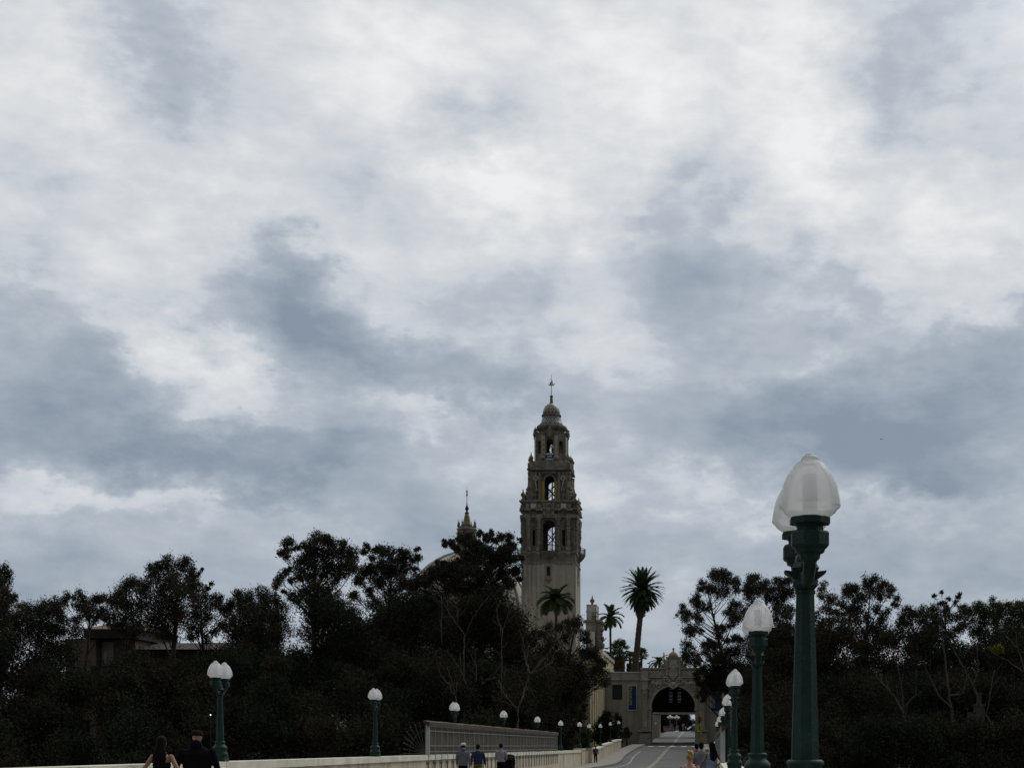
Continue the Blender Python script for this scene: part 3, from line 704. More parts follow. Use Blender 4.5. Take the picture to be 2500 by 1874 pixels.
def p2(rz):
    q = MB().at(0, 0, 0, rz); y = -H2
    for s in (-1, 1):
        q.box(s * 1.55 - .2, s * 1.55 + .2, y - .28, y, 40.8, 45.5); q.box(s * 2.3 - .26, s * 2.3 + .26, y - .22, y, 40.8, 45.5)
        for z in (41.6, 42.6, 43.6): q.ball((s * 2.3, y - .25, z), .26, 7, 5, 1, .6, 1.2)
    q.box(-1.2, 1.2, y - .2, y - .003, 45.35, 45.65); q.archband(0, .76, .98, 44.2, y - .16, y - .004)
    q.build('pilaster', STONE, tower)
    q = MB().at(0, 0, 0, rz)
    for s in (-1, 1): q.box(s * 1.05 - .22, s * 1.05 + .22, y - .1, y + .02, 41.0, 44.1)
    q.build('tile_strip', YTILE, tower)
    for s in (-1, 1):
        q = MB().at(0, 0, 0, rz); q.archband(s * 2.2, .26, .42, 44.55, y - .34, y - .05, 14, 0, 2 * pi); q.ball((s * 2.2, y - .3, 44.55), .12, 7, 5); q.tube([(s * 2.3, y - .32, 44.1), (s * 2.15, y - .34, 43.4), (s * 1.95, y - .34, 42.6), (s * 2.15, y - .34, 42.2)], [.06, .09, .08, .04], 6); q.build('rosette', WHST0, tower)
    q = MB().at(0, 0, 0, rz)
    for s in (-1, 1):
        for dx, dz in ((0, 0), (.2, 0), (-.2, 0), (0, .2), (0, -.2)): q.cbox(s * .82 + dx, y - .06, 45.05 + dz, .2, .2, .2)
    q.build('tile_cross', BTILE, tower)
four(p2)
mb = MB()
mb.lathe([(3.75 * 1.0, 45.62), (4.0, 45.68), (5.05, 45.85), (5.05, 46.02), (4.75, 46.1), (4.75, 46.16), (4.3, 46.2)], 4, rot=pi / 4, smooth=False)
mb.lathe([(3.6, 46.16), (3.55, 46.9), (3.5, 47.45), (3.1, 47.5)], 8, rot=pi / 8, smooth=False); mb.build('upper_cornice', STONE, tower)
for sx in (-1, 1):
    for sy in (-1, 1):
        q = MB(); q.cbox(sx * 2.95, sy * 2.95, 46.55, 1.0, 1.0, .8); urn(q, sx * 2.95, sy * 2.95, 46.9, .95); q.build('urn', STONE, tower)
for k in range(4):
    q = MB().at(0, 0, 0, k * pi / 2)
    for s in (-1, 1): q.cbox(s * 1.1, -3.25, 46.75, .7, .5, 1.1); q.ball((s * 1.1, -3.25, 47.8), .42, 9, 7); q.lathe([(.12, 48.1), (.06, 48.4), (.01, 48.7)], 6, s * 1.1, -3.25)
    q.build('ball_finial', STONE, tower)
# octagonal lantern stage
AP = 2.52; sd = 2 * AP * math.tan(pi / 8); mb = MB()
for k in range(8):
    mb.at(0, 0, 0, k * pi / 4); mb.wall(-sd / 2 - .02, sd / 2 + .02, 47.4, 51.75, -AP, -AP + .42, [(0, 1.08 if k % 2 == 0 else .8, 48.75, 50.55 if k % 2 == 0 else 50.45, True)])
mb.M = Matrix.Identity(4); mb.build('lantern_stage', STONE_D, tower)
for k in range(8):
    q = MB().at(0, 0, 0, (k + .5) * pi / 4); r = AP / cos(pi / 8)
    q.box(-.30, .30, -r - .06, -r + .3, 47.5, 51.5); q.build('corner_pilaster', TILE_P, tower)
mb = MB(); mb.lathe([(2.62, 51.4), (2.72, 51.5), (2.68, 51.6), (2.68, 52.0), (2.8, 52.06), (2.8, 52.18), (2.3, 52.3)], 8, rot=pi / 8, smooth=False)
for k in range(4):
    mb.at(0, 0, 0, k * pi / 2); mb.archband(0, .02, .55, 51.85, -2.85, -2.5, 16, 0, 2 * pi); mb.archband(0, .5, .72, 51.85, -2.92, -2.6, 16, 0, pi); mb.ball((0, -2.75, 52.7), .2, 8, 6)
mb.M = Matrix.Identity(4); mb.build('lantern_cornice', STONE, tower)
q = MB(); q.box(-.55, .55, -2.66, -2.5, 47.75, 48.5); q.build('blue_panel', BTILE, tower)
q = MB(); q.box(-.38, .38, -2.69, -2.6, 48.05, 48.2).box(-.6, .6, -2.70, -2.6, 48.42, 48.58).box(-.6, .6, -2.70, -2.6, 47.62, 47.78); q.build('panel_border', WHITEP, tower)
for k in (0, 3, 4, 7):
    a = (k + .5) * pi / 4; q = MB(); urn(q, 2.72 * cos(a), 2.72 * sin(a), 52.15, .6, 8); q.build('pinnacle', STONE_D, tower)
mb = MB(); mb.lathe([(2.05, 52.2), (2.05, 52.6), (2.2, 52.7), (2.38, 52.85), (2.45, 53.1), (2.42, 53.35), (2.25, 53.52), (2.05, 53.6)], 28); mb.build('torus_moulding', STONE_D, tower)
mb = MB(); mb.lathe([(2.05, 53.6), (1.78, 53.95), (1.62, 54.35), (1.53, 54.75), (1.5, 55.0)], 32); mb.build('flared_roof', TILE_F, tower)
mb = MB(); mb.lathe([(1.5, 55.0), (1.6, 55.05), (1.62, 55.25), (1.55, 55.35), (1.38, 55.4)], 24); mb.build('dome_ring', STONE_D, tower)
mb = MB(); mb.lathe([(1.4, 55.4), (1.40, 55.8), (1.30, 56.25), (1.10, 56.65), (.82, 56.95), (.52, 57.15), (.42, 57.22)], 32); mb.build('dome', TILE_D, tower)
mb = MB(); mb.lathe([(.42, 57.2), (.30, 57.35), (.22, 57.6), (.26, 57.65), (.2, 57.7), (.28, 57.85), (.24, 57.98), (.15, 58.05), (.22, 58.2), (.27, 58.35), (.22, 58.5), (.08, 58.6)], 12); mb.build('finial', STONE_D, tower)
mb = MB(); mb.tube([(0, 0, 58.5), (0, 0, 62.0)], [.055, .025], 6)
mb.at(0, 0, 60.3 * .42, 0, sc=.58)
mb.prism([(-.85, 60.25), (-1.15, 60.38), (-.5, 60.30), (-.35, 60.25), (.45, 60.28), (.75, 60.5), (1.15, 60.52), (.8, 60.38), (.55, 60.0), (-.45, 60.0)], -.12, .12)
mb.prism([(-.5, 60.35), (.05, 60.4), (-.1, 61.0), (-.4, 60.9)], -.03, .03); mb.prism([(.12, 60.42), (.5, 60.5), (.4, 60.85), (.12, 60.95)], -.03, .03)
mb.prism([(.0, 61.05), (.32, 61.05), (.25, 61.45), (.0, 61.5)], -.02, .02); mb.box(-.45, .45, -.02, .02, 60.98, 61.02); mb.box(-.25, .3, -.02, .02, 61.48, 61.52); mb.prism([(-.22, 61.72), (0, 61.8), (0, 61.95), (-.2, 61.9)], -.015, .015)
mb.M = Matrix.Identity(4)
mb.build('weather_vane', IRON, tower)
# spiral stair and braces seen through the open arches
st = MB(); st.bar((.15, 0, 30), (.15, 0, 50.5), .09, 8)
for k in range(100):
    a = k * .42; z = 32.7 + k * .19
    if z > 50: break
    st.at(.15, 0, z, a); st.box(.06, .95, -.13, .13, -.035, .0)
    if k % 2 == 0: st.bar((.93, 0, 0), (.93, 0, .95), .018, 4)
st.M = Matrix.Identity(4)
st.tube([(.15 + .93 * cos(k * .21), .93 * sin(k * .21), 33.65 + k * .095) for k in range(180)], .025, 4); st.build('spiral_stair', IRON, tower)
for z0, z1, w in ((33, 37.6, 1.9), (41, 44.6, 1.5), (48.8, 51.2, 1.6)):
    for y in (-1.2, 1.6):
        br = MB(); br.bar((-w, y, z0), (w, y, z1), .07, 5); br.build('brace', IRON, tower)
        br = MB(); br.bar((w, y + .15, z0), (-w, y + .15, z1), .07, 5); br.build('brace', IRON, tower)


# ------------------------------------------------------------------ domed church beyond the trees
DTILE = tile_mat('church_dome_tiles', (.26, .25, .21), (.36, .345, .29), (.09, .10, .15), n=40, k=.55, light2=(.42, .30, .08))
ch = thing('domed_church', 'large tiled church dome with pointed lantern rising behind the eucalyptus', 'church', (-42.8, 262.0, 0))
q = MB(); q.box(-13, 13, -13, 13, 1, 23).box(-13.6, 13.6, -13.6, 13.6, 23, 23.8); q.build('wall', PLASTER, ch)
q = MB(); q.lathe([(10.9, 23), (10.9, 25.0), (11.2, 25.1), (11.2, 25.5), (10.6, 25.6)], 48); q.build('drum', STONE, ch)
prof = [(10.55 * cos(t * pi / 2 / 14), 25.2 + 10.55 * sin(t * pi / 2 / 14)) for t in range(14)]
q = MB(); q.lathe(prof + [(.6, 35.73)], 64); q.build('dome', DTILE, ch)
q = MB()
for k in range(12):
    a = k * pi / 6 + .12; q.tube([(10.62 * cos(t * pi / 2 / 12) * cos(a), 10.62 * cos(t * pi / 2 / 12) * sin(a), 25.2 + 10.62 * sin(t * pi / 2 / 12)) for t in range(12)], .28, 6)
q.build('dome_rib', mat('pale_tile_rib', (.33, .315, .27), .6, .25, 2), ch)
q = MB()
for k in range(8):
    q.at(0, 0, 0, k * pi / 4); ap = 1.44; s = 2 * ap * math.tan(pi / 8); q.wall(-s / 2, s / 2, 35.2, 39.7, -ap, -ap + .25, [(0, .6, 36.4, 38.3, True)])
    q.at(0, 0, 0, (k + .5) * pi / 4); q.box(-.2, .2, -1.75, -1.4, 35.4, 39.6)
q.M = Matrix.Identity(4); q.lathe([(1.6, 39.4), (1.75, 39.5), (1.62, 39.65), (1.85, 39.85), (1.85, 40.05), (1.6, 40.2), (1.6, 40.45), (1.2, 40.5)], 8, rot=pi / 8, smooth=False); q.build('lantern', STONE, ch)
for k in range(8):
    a = (k + .5) * pi / 4; q = MB(); q.lathe([(.16, 40.3), (.2, 40.7), (.1, 40.85), (.14, 41.1), (.05, 41.3), (.015, 41.75)], 6, 1.55 * cos(a), 1.55 * sin(a)); q.build('pinnacle', STONE_D, ch)
q = MB(); q.lathe([(1.12, 40.45), (.85, 40.9), (.62, 41.5), (.48, 42.2), (.36, 42.8)], 16); q.build('lantern_roof', tile_mat('yellow_roof_tiles', (.24, .18, .045), (.05, .05, .045), (.04, .04, .04), n=10, k=2.2, light2=(.12, .09, .03)), ch)
q = MB(); q.lathe([(.36, 42.75), (.42, 42.85), (.3, 43.0), (.14, 43.2), (.2, 43.35), (.34, 43.6), (.3, 43.85), (.12, 44.2), (.08, 44.6), (.05, 44.9)], 10); q.tube([(0, 0, 44.8), (0, 0, 47.6)], [.05, .02], 5)
q.prism([(-.13, 46.0), (0, 45.6), (.14, 46.1), (.08, 46.6), (.16, 46.7), (0, 47.1), (-.16, 46.6), (-.05, 46.5)], -.04, .04); q.build('spire', IRON, ch)

# ------------------------------------------------------------------ gabled belfry piece right of the tower
fr_ = thing('church_frontispiece', 'pale stone gable with urn finial and carved edge between tower and palms', 'gable', tuple(W(1447, 1820, 222)[:2]) + (0,))
def Xc(px): return (px - 1447) * 222 / F
def Zc(py): return EYE + (HY - py) * 222 / F
WHST = mat('pale_stone', (.50, .465, .41), .85, .2, 1.0, .2, 6, streak=.3)
q = MB(); q.box(Xc(1432), Xc(1456), -.2, 5, Zc(1513), Zc(1477)).box(Xc(1430.5), Xc(1457.5), -.35, 5.1, Zc(1493), Zc(1491)); q.box(Xc(1431.5), Xc(1456.5), -.28, 5.05, Zc(1477), Zc(1475)); q.build('upper_block', WHST, fr_)
q = MB(); q.box(Xc(1427), Xc(1470), -.6, 6, Zc(1517), Zc(1513)).box(Xc(1429), Xc(1468), -.4, 6, Zc(1520), Zc(1517)); q.build('cornice', STONE, fr_)
q = MB(); q.box(Xc(1430), Xc(1462), 0, 6, 2, Zc(1520)); q.build('lower_block', PLASTER, fr_)
q = MB(); q.box(Xc(1440), Xc(1453), -1.2, 2, 2, Zc(1542)); q.build('buttress', WHST, fr_)
q = MB(); rng = random.Random(8)
for k in range(46):
    t = k / 45; q.ball((Xc(1461) + rng.uniform(-.2, .55), rng.uniform(-.2, 3), Zc(1600) + t * (Zc(1522) - Zc(1600))), rng.uniform(.18, .38), 7, 5)
q.box(Xc(1455), Xc(1466), -.3, 4, 6, Zc(1522)); q.build('carved_edge', STONE_D, fr_)
for (px, py, s) in ((1444, 1477, 1.0), (1448, 1512, .62), (1455, 1512, .55)):
    q = MB(); urn(q, Xc(px), 1.5 if py < 1500 else -.5, Zc(py), s * .86); q.build('urn', STONE_D, fr_)

# museum wing behind the trees, between tower and gate
wg = thing('museum_building', 'cream museum wing with vertical strips behind the trees left of the gate', 'building', (0, 0, 0))
q = MB(); q.box(-24, -14.4, 181, 204.7, 0, 11.6).box(-34, -14.9, 206, 232, 0, 14.5); q.build('wall', CREAM, wg)
q = MB()
for k in range(6): q.box(-14.42, -14.22, 182.5 + k * 3.8, 183.5 + k * 3.8, 0, 11.0)
q.box(-24.2, -14.1, 180.8, 204.68, 11.6, 12.0); q.build('pilaster', CREAM, wg)
q = MB().box(-34.2, -14.7, 205.8, 232.2, 14.5, 15.0); q.build('roof', WHST, wg)
for k in range(5):
    MB().box(-14.41, -14.37, 184.2 + k * 3.8, 185.4 + k * 3.8, 5.6, 9.4).build('window', GLASSD, wg)

# ------------------------------------------------------------------ the gate
GY = 205.0; g = thing('city_gate', 'grey stone archway gate with carved crest spanning the road', 'gate', (-4.8, GY, 0))
SH = mat('dark_shutter', (.022, .03, .034), .6, .2, 3)
gt = thing('gate_wing', 'plain grey wall wing with shuttered window and blue banner left of the arch', 'building', (0, 0, 0))
q = MB(); q.wall(-14.4, -9.3, 0.5, 11.75, GY + .6, GY + 1.1, [(-12.62, 1.38, 8.0, 10.1, False)]); q.box(-14.4, -9.3, GY + 1.1, GY + 10, 11.2, 11.6); q.box(-14.4, -14.0, GY + 1.1, GY + 10, .5, 11.2); q.build('wall', GATE_W, gt)
q = MB(); q.box(-14.55, -9.28, GY + .35, GY + 1.2, 10.72, 10.92).box(-14.5, -9.28, GY + .45, GY + 1.2, 10.92, 11.06); q.build('cornice', GATE_S, gt)
q = MB(); q.box(-14.6, -9.28, GY + .45, GY + 10, 11.76, 11.9); q.build('coping', mat('pale_coping', (.55, .54, .5), .8, .15, 2), gt)
q = MB(); q.box(-13.31, -11.93, GY + .85, GY + .95, 8.0, 10.1)
for k in range(3): q.box(-13.31 + .66 * k, -13.25 + .66 * k, GY + .8, GY + .9, 8.0, 10.1)
q.build('window', SH, gt)
gr = thing('gate_wing', 'grey wall wing right of the arch, mostly hidden by the eucalyptus', 'building', (0, 0, 0))
q = MB(); q.box(-.3, 9, GY + .6, GY + 10, 0.5, 11.75).box(-.31, 9, GY + .45, GY + .7, 10.72, 11.0); q.build('wall', GATE_W, gr)
q = MB().box(-.31, 9.1, GY + .45, GY + 10, 11.76, 11.9); q.build('coping', MATS['pale_coping'], gr)
# arch block
q = MB(); q.wall(-4.5, 4.5, .8, 12.2, 0, 1.2, [(0, 6.06, .8, 6.83, True)]); q.build('arch_wall', GATE_S, g)
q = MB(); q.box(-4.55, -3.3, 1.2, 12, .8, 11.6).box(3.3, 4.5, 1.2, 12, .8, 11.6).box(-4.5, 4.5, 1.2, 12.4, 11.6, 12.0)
DKW = mat('passage_shade_plaster', (.07, .062, .052), .9, .3, 1)  # shade of the covered passage put into the wall colour
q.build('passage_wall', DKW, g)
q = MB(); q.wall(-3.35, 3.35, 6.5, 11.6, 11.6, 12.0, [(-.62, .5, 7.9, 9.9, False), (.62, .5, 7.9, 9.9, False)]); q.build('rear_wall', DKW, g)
for x in (-.62, .62):
    q = MB()
    for k in range(4): q.box(x - .25, x + .25, 11.75, 11.78, 7.92 + .5 * k, 8.36 + .5 * k)
    q.build('window', GLASSD, g)
q = MB(); q.archband(0, 3.06, 3.5, 6.83, -.14, -.004, 30); q.archband(0, 3.5, 3.62, 6.83, -.22, -.004, 30)
for s in (-1, 1): q.box(s * 3.28 - .22, s * 3.28 + .22, -.15, -.004, 1.2, 6.5); q.box(s * 3.28 - .36, s * 3.28 + .36, -.25, .3, 6.5, 6.83)
q.build('archivolt', mat('gate_trim', (.38, .35, .295), .9, .25, 2, .5, 6), g)
for s in (-1, 1):
    q = MB(); x = s * 3.92
    q.cbox(x, -.45, 1.6, 1.75, 1.2, 1.6); q.cbox(x, -.45, 2.7, 1.5, 1.0, 1.2); q.cbox(x, -.45, 3.68, 1.8, 1.25, .3)
    q.cbox(x, -.42, 3.92, 1.0, .8, .25); q.lathe([(.42, 4.05), (.46, 4.2), (.38, 4.35), (.40, 5.5), (.36, 8.8), (.42, 8.9), (.36, 8.98), (.44, 9.2), (.55, 9.45)], 16, x, -.4); q.cbox(x, -.4, 9.55, 1.15, .95, .22)
    q.cbox(x, -.35, 10.1, .85, .75, 1.0); q.cbox(x, -.35, 10.72, 1.25, 1.05, .24); q.cbox(x, -.3, 11.4, .95, .8, 1.2); q.build('column', GATE_S, g)
q = MB(); q.box(-4.62, 4.62, -.25, 1.3, 12.2, 12.42).box(-4.55, 4.55, -.12, .0, 10.66, 10.86).box(-3.4, -1.6, -.16, 0, 10.98, 12.0).box(1.6, 3.4, -.16, 0, 10.98, 12.0).box(-3.2, -1.75, -.30, -.004, 11.0, 11.12).box(1.75, 3.2, -.30, -.004, 11.0, 11.12); q.build('cornice', GATE_S, g)
# carved relief over the arch and the crest above
rl = MB(); rng = random.Random(21)
for s in (-1, 1):
    def spiral(cx, cz, r, turns, rad, sg=1, a0=0.0):
        n = int(22 * turns); rl.tube([(s * (cx + sg * r * (1 - k / n * .8) * cos(a0 + k / n * turns * 2 * pi)), -.22 - .1 * k / n, cz + r * (1 - k / n * .8) * sin(a0 + k / n * turns * 2 * pi)) for k in range(n + 1)], [rad * (1 - .5 * k / n) for k in range(n + 1)], 6)
    spiral(.98, 10.55, .55, 1.6, .13, 1, .8); spiral(2.05, 10.0, .42, 1.4, .10, 1, 2.0); spiral(2.75, 9.55, .36, 1.4, .09, 1, 3.0); spiral(3.1, 8.6, .30, 1.3, .08, -1, 1); spiral(1.6, 11.35, .34, 1.3, .09, -1, 2)
    for k in range(60):
        t = rng.uniform(.55, 1.45); rr = rng.uniform(3.75, 4.55); x = rr * cos(t); z = 6.83 + rr * sin(t)
        if x > 3.35 or z > 10.6 or x < .5: continue
        rl.ball((s * x, -.12, z), rng.uniform(.10, .22), 7, 5, rng.uniform(.7, 1.6), .7, rng.uniform(.7, 1.4))
    for k in range(5): rl.tube([(s * (1.2 + .42 * k), -.15, 9.95 + .12 * k), (s * (1.35 + .42 * k), -.3, 10.2), (s * (1.55 + .42 * k), -.15, 9.9 - .05 * k)], [.10, .13, .05], 6)
rl.prism([(-.75, 10.1), (-.55, 9.75), (0, 9.45), (.55, 9.75), (.75, 10.1), (.45, 10.45), (-.45, 10.45)], -.4, -.003); rl.ball((0, -.4, 10.1), .28, 9, 7, 1, .6, 1.2); rl.build('carved_relief', mat('relief_stone', (.40, .37, .31), .9, .35, 3, .5, 8), g)
q = MB(); q.prism([(-2.0, 12.4), (-1.75, 12.7), (-1.45, 12.75), (-1.3, 13.3), (-1.05, 13.45), (-.95, 13.75), (.95, 13.75), (1.05, 13.45), (1.3, 13.3), (1.45, 12.75), (1.75, 12.7), (2.0, 12.4)], .0, .9)
q.box(-.92, .92, -.05, 1.0, 12.1, 13.8).box(-1.05, 1.05, -.15, 1.05, 13.78, 13.95)
for s in (-1, 1): q.box(s * .86 - .13, s * .86 + .13, -.3, 0, 11.2, 13.75); q.ball((s * 1.45, .1, 12.75), .3, 8, 6)
q.build('crest', GATE_S, g)
q = MB(); q.prism([(-.6, 11.3), (-.68, 12.6), (-.5, 13.4), (.5, 13.4), (.68, 12.6), (.6, 11.3), (0, 10.75)], -.25, -.06); q.archband(0, .36, .46, 12.4, -.36, -.2, 20, 0, 2 * pi); q.ball((0, -.25, 12.4), .34, 10, 8, 1, .4, 1.25); q.build('shield', MATS['relief_stone'], g)
q = MB(); q.lathe([(.70, 13.95), (.70, 14.05), (.66, 14.2), (.54, 14.42), (.34, 14.58), (.16, 14.68), (.1, 14.78), (.07, 14.95)], 16, 0, .45); q.ball((0, .45, 15.05), .17, 9, 7); q.build('crest_dome', mat('pinkish_stone', (.27, .2, .17), .8, .2, 3), g)
for s in (-1, 1):
    q = MB(); q.lathe([(.2, 13.3), (.2, 13.65), (.12, 13.75), (.1, 13.95), (.2, 14.05), (.12, 14.2), (.06, 14.35), (.11, 14.45), (.02, 14.65)], 8, s * 1.32, .4); q.build('pinnacle', WHST, g)
q = MB(); q.bar((-3.35, .5, 12.4), (-3.35, .5, 13.0), .04).cbox(-3.45, .5, 13.05, .3, .2, .16).box(-3.7, -3.3, .47, .53, 13.0, 13.06); q.build('roof_camera', IRON, g)
# far side of the courtyard: second portal
pt = thing('courtyard_portal', 'far stone pier and lintel of the courtyard seen through the arch', 'portal', (0, 0, 0))
q = MB(); q.box(-9.1, -7.85, 240, 244, 2, 6.6); q.build('pier', mat('pale_pier', (.33, .31, .27), .9, .2, 1), pt)
q = MB(); q.box(-12, 2.0, 240.2, 243.8, 6.75, 12); q.build('lintel', GATE_W, pt)
q = MB(); q.box(-1.5, 3, 240.3, 243.9, 2, 6.75).box(-12, -9.12, 240.3, 243.9, 2, 6.75); q.build('wall', GATE_W, pt)
wl = MB(); wl.bar((-8.5, 239.95, 5.3), (-8.5, 239.6, 5.5), .04).ball((-8.5, 239.55, 5.15), .2, 8, 6); wl.build('wall_lantern', WHITEP, pt)

# banners with lettering
def banner(name, lab, cx, z0, z1, w):
    r = thing(name, lab, 'banner', (cx, GY + .5, 0))
    bl = mat('banner_blue', (.006, .03, .14), .6, .15, 2)
    MB().box(-w / 2, w / 2, -.07, -.03, z0, z1).build('cloth', bl, r)
    q = MB(); e = .055
    q.box(-w / 2 - e, -w / 2, -.085, -.02, z0 - e, z1 + e).box(w / 2, w / 2 + e, -.085, -.02, z0 - e, z1 + e).box(-w / 2, w / 2, -.085, -.02, z1, z1 + e).box(-w / 2, w / 2, -.085, -.02, z0 - e, z0); q.build('border', mat('banner_border', (.75, .77, .78), .7, .1, 3), r)
    cu = bpy.data.curves.new('lettering', 'FONT'); cu.body = 'museum'; cu.size = 1.0; cu.extrude = .01; cu.space_character = 1.0
    t = bpy.data.objects.new('tmp', cu); me = bpy.data.meshes.new_from_object(t); bpy.data.objects.remove(t)
    co = np.array([v.co[:] for v in me.vertices]); a, b = co.min(0), co.max(0)
    Lx = (z1 - z0) * .76
    for v in me.vertices:
        u = (v.co.x - a[0]) / (b[0] - a[0]); h = (v.co.y - a[1]) / (b[1] - a[1]); d_ = v.co.z
        v.co = (-w / 2 + .04 + h * w * .40, -.082 + d_ * .5, z1 - .10 - u * Lx)
    me.materials.append(mat('lime_lettering', (.36, .46, .05), .6, .1, 3)); o = bpy.data.objects.new('lettering', me); C.objects.link(o); o.parent = r
banner('museum_banner', 'blue museum banner with lime lettering on the left grey wall', -10.5, 6.58, 9.92, 1.13)
banner('museum_banner', 'blue museum banner half covered by eucalyptus leaves right of the arch', 1.06, 6.35, 8.95, 1.18)

# ------------------------------------------------------------------ trees
KD = 820
def leaf_cloud(name, clumps, material, parent, seed, L=.23, Wd=.085, dens=1.0, droop=.45, tint=(0.0, 1.0), kind=None, flat=.85):
    """clumps: (centre xyz, radius). Many leaf-sized faces; every clump has its own hue."""
    rg = np.random.default_rng(seed); cs = []; dirs = []; tn = []; sz = []
    for c, r in clumps:
        n = int(dens * (KD * r * r + 60 * r + 30))
        ns = max(4, int(5 + 6 * r)); u = rg.normal(size=(ns, 3)); u /= np.linalg.norm(u, axis=1)[:, None]
        sub = u * (rg.random(ns) ** .45)[:, None] * r * .82; sub[:, 2] *= flat
        k = rg.integers(0, ns, n); p = sub[k] + rg.normal(size=(n, 3)) * r * (.17 + .16 * rg.random((n, 1)))
        cs.append(np.array(c)[None, :] + p)
        d = rg.normal(size=(n, 3)); d[:, 2] -= droop * 1.6; dirs.append(d)
        base = rg.random(); st = rg.random(ns)
        tn.append(np.clip(tint[0] + (tint[1] - tint[0]) * (base * .65 + st[k] * .25 + rg.random(n) * .25 - .07), 0, 1)); sz.append(rg.uniform(.65, 1.35, n))
    c = np.concatenate(cs); d = np.concatenate(dirs); t = np.concatenate(tn); z = np.concatenate(sz)
    d /= np.linalg.norm(d, axis=1)[:, None]; s = np.cross(d, rg.normal(size=d.shape)); s /= np.linalg.norm(s, axis=1)[:, None] + 1e-9
    n = len(c); v = np.empty((n, 4, 3)); l = (L * z)[:, None]; w = (Wd * z)[:, None]
    v[:, 0] = c - d * l * .5; v[:, 1] = c + s * w * .5 - d * l * .08; v[:, 2] = c + d * l * .5; v[:, 3] = c - s * w * .5 - d * l * .08
    me = bpy.data.meshes.new(name); me.vertices.add(4 * n); me.vertices.foreach_set('co', v.reshape(-1).astype(np.float32))
    me.loops.add(4 * n); me.loops.foreach_set('vertex_index', np.arange(4 * n, dtype=np.int32))
    me.polygons.add(n); me.polygons.foreach_set('loop_start', np.arange(0, 4 * n, 4, dtype=np.int32))
    me.update(calc_edges=True)
    a = me.attributes.new('tint', 'FLOAT', 'FACE'); a.data.foreach_set('value', t.astype(np.float32))
    me.materials.append(material); o = bpy.data.objects.new(name, me); C.objects.link(o)
    if parent: o.parent = parent
    return o

def px_clumps(lst, ox, oy, sc, Y, rng, depth=2.0, grow=1.38):
    out = []
    for x, y, r in lst:
        yy = Y + rng.gauss(0, depth); p = W(ox + x / sc, oy + y / sc, yy); out.append((p, max(.28, r / sc * yy / F * grow)))
    return out

def hero_tree(label, bx, Y, clumps, seed, name='eucalyptus_tree', material=None, bark=None, group='eucalyptus trees along the skyline', r0=.34, dens=1.0, tint=(0, 1), fork=.45):
    """trunk with limbs that reach every leaf clump"""
    rng = random.Random(seed); X = (bx - VX) * Y / F; z0 = terr(X, Y) - .3; base = Vector((X, Y, z0))
    root = thing(name, label, 'tree', tuple(base), 0, group)
    cl = [(p - base, r) for p, r in clumps]
    zt = max(p.z for p, r in cl); zl = min(p.z for p, r in cl); mb = MB()
    top = max(zt - 1.0, 2); ctr = sum((p for p, r in cl), Vector()) / len(cl)
    def trunk(t):
        return Vector((ctr.x * t ** 1.6 + .35 * sin(t * 5 + seed), ctr.y * t ** 1.6 + .3 * sin(t * 4 + seed * 2), top * t))
    nt_ = 12; pts = [trunk(k / nt_) for k in range(nt_ + 1)]
    mb.tube(pts, [r0 * (1.25 - k / nt_ * 1.13) for k in range(nt_ + 1)], 7)
    for p, r in cl:
        h = min(.94, max(.22, (p.z - abs(Vector((p.x - ctr.x, p.y - ctr.y)).length) * .75 - r) / top)); a = trunk(h)
        D_ = (p - a).length; m = a.lerp(p, .5) + Vector((rng.uniform(-.12, .12) * D_, rng.uniform(-.12, .12) * D_, rng.uniform(-.16, .05) * D_))
        ra = min(r0 * (1.2 - h) * .36, .03 + .018 * (p - a).length)
        q = [a.lerp(m, t).lerp(m.lerp(p, t), t) for t in (0, .2, .4, .6, .8, 1)]
        mb.tube(q, [ra * (1 - .8 * t) + .008 for t in (0, .2, .4, .6, .8, 1)], 5)
        for _ in range(5):
            e = Vector((rng.gauss(0, 1), rng.gauss(0, 1), rng.gauss(.3, .8))).normalized() * r * .85
            mb.tube([q[4], q[4].lerp(p + e, .5) + Vector((0, 0, -.05)), p + e], [ra * .3 + .006, .010, .004], 4)
    mb.build('trunk', bark or BARK, root)
    leaf_cloud('crown', cl, material or LEAF_E, root, seed, dens=dens, tint=tint)
    return root

def J(seed): return random.Random(seed)
Z1 = (0, 1330, 3.047); Z2 = (600, 1260, 4.144); Z8 = (1000, 1180, 5.18); Z5 = (1000, 1450, 3.91); ZR = (1600, 1350, 4.252); Z4 = (2000, 1350, 3.164)
hero_tree('dark tree cut by the left picture edge, tallest at that edge', -20, 132, px_clumps([(20, 190, 45), (30, 240, 50), (20, 300, 60), (45, 340, 35), (40, 410, 65), (80, 400, 35), (110, 380, 16), (10, 480, 70), (-60, 280, 90), (-80, 420, 110), (-90, 560, 110), (0, 560, 70)], *Z1, 132, J(1)), 1)
hero_tree('low rounded eucalyptus crown at the far left, left of the flat brown roof', 85, 150, px_clumps([(180, 490, 60), (150, 540, 60), (250, 510, 60), (320, 480, 60), (380, 440, 55), (440, 470, 50), (400, 520, 60), (300, 570, 70), (470, 560, 40), (60, 600, 60), (90, 560, 50), (210, 600, 60), (350, 620, 70), (130, 640, 70), (460, 620, 60), (30, 680, 60), (250, 680, 80), (560, 640, 60)], *Z1, 150, J(2)), 2)
hero_tree('small open-topped eucalyptus directly above the flat brown roof', 205, 163, px_clumps([(500, 390, 42), (480, 430, 30), (600, 380, 45), (620, 440, 50), (700, 410, 45), (750, 390, 40), (680, 470, 50), (580, 470, 40), (640, 520, 50), (740, 520, 40), (700, 560, 36), (770, 470, 35), (560, 560, 40), (790, 540, 40)], *Z1, 163, J(3)), 3, dens=.9)
